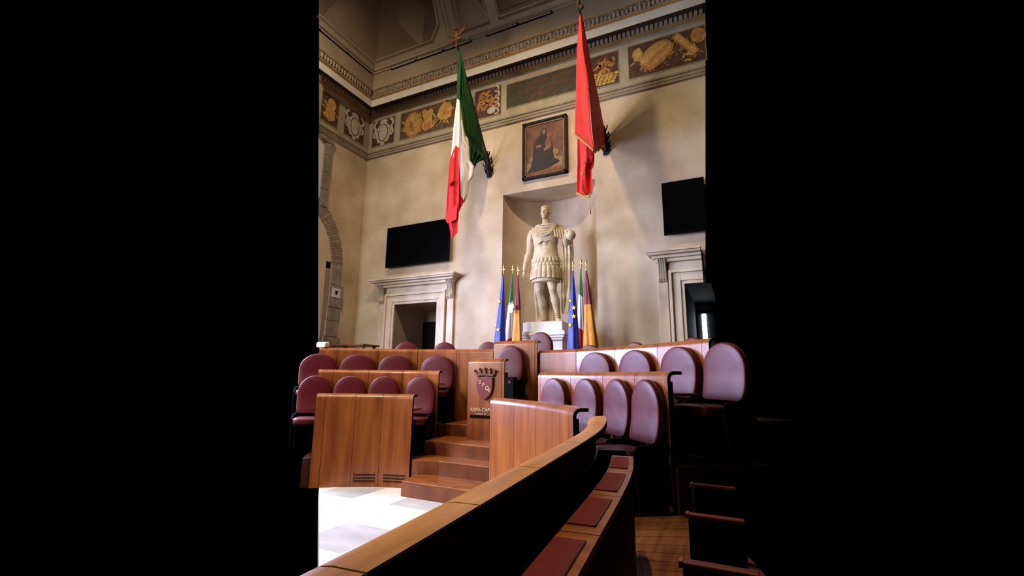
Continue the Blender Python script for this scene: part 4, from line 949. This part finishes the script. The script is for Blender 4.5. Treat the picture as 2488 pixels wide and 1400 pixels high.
# side of the cloth running from the front fold back to the pole
hem = [(8.08, 5.95), (8.5, 6.12), (8.88, 6.38), (9.07, 6.45), (9.4, 6.7), (9.75, 6.9), (9.96, 7.08)]
def lerp(tab, q):
    for (a0, b0), (a1, b1) in zip(tab[:-1], tab[1:]):
        if a0 <= q <= a1 or (a0 >= q >= a1): return b0+(b1-b0)*(q-a0)/((a1-a0) or 1)
    return tab[-1][1] if abs(q-tab[-1][0]) < abs(q-tab[0][0]) else tab[0][1]
v = []; f = []; NU, NV = 24, 36
for j in range(NV+1):
    for i in range(NU+1):
        u = i/NU; y = 8.08+1.87*u; zt = 9.05+(7.18-9.05)*u+.02; zb = lerp(hem, y); t = j/NV; z = zt+(zb-zt)*t
        xf = lerp([(r[0], r[2]) for r in RA], z)
        v.append((-2.40+(xf+2.40)*(1-u)**1.3+.02*math.sin(u*9+t*2)*t, y, z))
for j in range(NV):
    for i in range(NU): k = j*(NU+1)+i; f.append((k, k+1, k+NU+2, k+NU+1))
o = MB().add(v, f).build('silk_cloth', 'silk_red', FR2, smooth=180); o.modifiers.new('t', 'SOLIDIFY').thickness = .006
sheet(FR2, 'silk_cloth', 'silk_red', [(6.55, -2.6, -2.33), (6.13, -2.61, -2.26), (5.86, -2.61, -2.26), (5.73, -2.62, -2.28), (5.67, -2.62, -2.32), (5.43, -2.63, -2.31), (5.24, -2.64, -2.3), (5.18, -2.54, -2.32), (5.13, -2.47, -2.37)], 8.35, .05, 1.4, .6, 24, 'y')
sheet(FR2, 'silk_fold', 'silk_red', [(6.32, -2.43, -2.33), (6.14, -2.40, -2.30), (5.98, -2.45, -2.28), (5.85, -2.48, -2.25), (5.76, -2.44, -2.28)], 8.20, .035, .8, 2.6, 14, 'y')
def fringe(pts):
    b = MB()
    for p, q in zip(pts[:-1], pts[1:]):
        r = []
        for c in (p, q): r.append([(c[0]-.004, c[1]-.004, c[2]+.012), (c[0]+.004, c[1]+.004, c[2]+.012), (c[0]+.004, c[1]+.004, c[2]-.04), (c[0]-.004, c[1]-.004, c[2]-.04)])
        b.rings(r)
    b.build('fringe', 'fringe', FR2)
fringe([(-2.57, 8.07, 6.36), (-2.46, 8.07, 6.25), (-2.35, 8.07, 6.13), (-2.20, 8.07, 5.95)])
fringe([(-2.19, 8.09, 5.95), (-2.27, 8.5, 6.12), (-2.34, 8.88, 6.38), (-2.36, 9.07, 6.45), (-2.38, 9.4, 6.7), (-2.39, 9.75, 6.9), (-2.40, 9.95, 7.08)])
fringe([(-2.64, 8.34, 5.24), (-2.54, 8.33, 5.18), (-2.47, 8.32, 5.13), (-2.37, 8.32, 5.13), (-2.31, 8.33, 5.23)])
for x, y, z0, z1 in ((-2.435, 8.13, 5.77, 5.50), (-2.35, 8.30, 5.10, 4.76)):
    k = MB().tube([(x, y, z0), (x, y, z1+.05)], .005, 6).build('cord', 'fringe', FR2); MB().lathe([(.006, .09), (.016, .06), (.012, .045), (.020, .03), (.018, -.02)], (x, y, z1), 10).build('tassel', 'fringe', k, smooth=60)
for k in range(7):
    z = 8.0-.16*k; yy_ = 8.26+.03*k; xx = lerp([(r[0], r[2]) for r in RA], z)
    MB().box(-2.40+(xx+2.40)*.86-.002, -2.40+(xx+2.40)*.86+.010, yy_, yy_+.03+.03*(k % 2), z-.05, z).build('embroidery', 'fringe', FR2)

# ------------------------------------------------------------------ parade flags either side of the statue
def star(cx, cz, y, r, parent):
    MB().prism([(cx+(r if k % 2 == 0 else r*.4)*math.sin(PI*k/5), cz+(r if k % 2 == 0 else r*.4)*math.cos(PI*k/5)) for k in range(10)], 'y', y-.012, y).build('star', 'star', parent)
def parade_flag(label, apex, foot, wid, bands, seed, stars=(), extra=None, Y=9.20):
    k = Y/9.20; up = lambda z: EYE+(z-EYE)*k           # farther stands hold slightly taller flags
    ax, az = apex[0]*k, up(apex[1]); fx, fz_ = foot[0]*k, 1.55; wid *= k
    bands = [(m, up(a), up(c) if c > 1.6 else c, d, e, n) for m, a, c, d, e, n in bands]; stars = [(q[0]*k, up(q[1]), q[2]) for q in stars]
    t = thing('parade_flag', label, 'flag', (fx, Y, 1.12), group='parade flags around the statue')
    L = az-fz_
    cxz = lambda z: ax+(fx-ax)*(az-z)/L
    MB().tube([(cxz(1.16), Y+.02, 1.16), (cxz(2.4), Y+.02, 2.4), (ax, Y+.02, az+.05)], .014, 8).build('pole', 'gold', t)
    MB().lathe([(.11, 0), (.11, .03), (.04, .05), (.02, .08)], (cxz(1.14), Y+.02, 1.12), 16).build('foot', 'gold', t, smooth=40)
    f = MB().lathe([(.010, .02), (.024, .045), (.010, .065), (.018, .085), (.008, .10), (.016, .13), (.024, .165), (.012, .20), (.002, .245)], (ax, Y+.02, az), 12, 1, .6).build('finial', 'gold', t, smooth=60)
    MB().box(ax-.035, ax+.035, Y+.014, Y+.026, az+.095, az+.108).build('cross_bar', 'gold', f)
    nth = 40
    def R(z): u = (az-z)/L; return wid*(.05+.95*u**.85)
    def pt(z, th):
        r = R(z)*(1+.13*math.sin(5*th+seed*1.7)+.05*math.sin(9*th+z*3)); return (cxz(z)+r*math.cos(th), Y+r*.62*math.sin(th), z)
    zs = [az-.005] + [None]*0
    for (mat, z0, z1, sl0, sl1, nm) in bands:
        rs = []
        for k in range(13):
            rs.append([pt((z0+sl0*math.cos(th))+((z1+sl1*math.cos(th))-(z0+sl0*math.cos(th)))*k/12, th) for th in [2*PI*j/nth for j in range(nth)]])
        b = MB(); b.rings(rs, cap=False); b.build(nm, mat, t, smooth=180)
    for sx, sz, r in stars:
        dx = sx-cxz(sz); q = max(.05, 1-(dx/(R(sz)*1.05))**2); star(sx, sz, Y-R(sz)*.62*1.14*math.sqrt(q)-.006, r, t)
    if extra: extra(t, Y)
    return t
LO = 1.55
parade_flag('dark blue flag with gold stars, outermost left of the statue', (-4.69, 3.94), (-4.78, LO), .175, [('small_blue', 3.93, LO, 0, 0, 'cloth')], 1, [(-4.755, 3.28, .055), (-4.755, 2.64, .055), (-4.85, 2.75, .045)])
parade_flag('green, white and red parade flag left of the statue', (-4.457, 3.92), (-4.54, LO), .15, [('small_green', 3.91, 3.24, 0, .05, 'green_cloth'), ('small_white', 3.24, 2.42, .05, .05, 'white_cloth'), ('small_red', 2.42, LO, .05, 0, 'red_cloth')], 2, Y=9.47)
def emblem(t, Y):
    MB().prism([(-4.37+x*.9, 3.10+z) for x, z in [(-.05, .12), (0, .06), (.06, .09), (.075, 0), (.04, -.05), (.05, -.10), (-.02, -.12), (-.06, -.05), (-.03, .0), (-.075, .03)]], 'y', Y-.145, Y-.125).build('white_emblem', 'small_white', t)
parade_flag('maroon and orange parade flag with a white emblem, left of the statue', (-4.321, 3.88), (-4.33, LO), .165, [('small_maroon', 3.87, 3.06, 0, 0, 'maroon_cloth'), ('small_orange', 3.06, LO, 0, 0, 'orange_cloth')], 3, (), emblem, Y=9.12)
parade_flag('dark blue flag with a column of gold stars, right of the statue', (-3.014, 3.86), (-3.03, LO), .165, [('small_blue', 3.85, LO, 0, 0, 'cloth')], 1.5, [(-3.075, 3.20, .05), (-2.99, 3.04, .058), (-2.99, 2.86, .058), (-3.07, 2.68, .058)])
parade_flag('green, white and red parade flag right of the statue', (-2.84, 3.90), (-2.875, LO), .125, [('small_green', 3.89, 3.30, 0, -.04, 'green_cloth'), ('small_white', 3.30, 2.60, -.04, -.05, 'white_cloth'), ('small_red', 2.60, LO, -.05, 0, 'red_cloth')], 2.5, Y=9.47)
parade_flag('maroon and orange parade flag, outermost right of the statue', (-2.723, 3.84), (-2.63, LO), .195, [('small_maroon', 3.83, 3.10, 0, 0, 'maroon_cloth'), ('small_orange', 3.10, LO, 0, 0, 'orange_cloth')], 3.5)

# ------------------------------------------------------------------ low furniture behind the topmost left desk
t = thing('side_table', 'low dark red table top showing above the upper left desk', 'table', (-8.55, 9.0, 1.12))
MB().box(-9.55, -8.35, 8.75, 9.35, 2.325, 2.375).build('table_top', 'wood_dark_red', t, bevel=.02)
for x, y in ((-9.45, 8.85), (-8.45, 8.85), (-9.45, 9.25), (-8.45, 9.25)): MB().box(x-.03, x+.03, y-.03, y+.03, 1.12, 2.325).build('leg', 'wood_dark', t)
pc, _ = row(2.075, 1.95, -1); t = thing('white_case', 'small white rounded case at the left end of the upper desk', 'case', (pc.x, pc.y, 2.115))
MB().box(pc.x-.13, pc.x+.11, pc.y-.06, pc.y+.06, 2.1155, 2.215).build('shell', 'white_plastic', t, bevel=.025)
MB().box(pc.x-.04, pc.x+.04, pc.y-.066, pc.y-.058, 2.155, 2.17).build('latch', 'grey_marble', t)
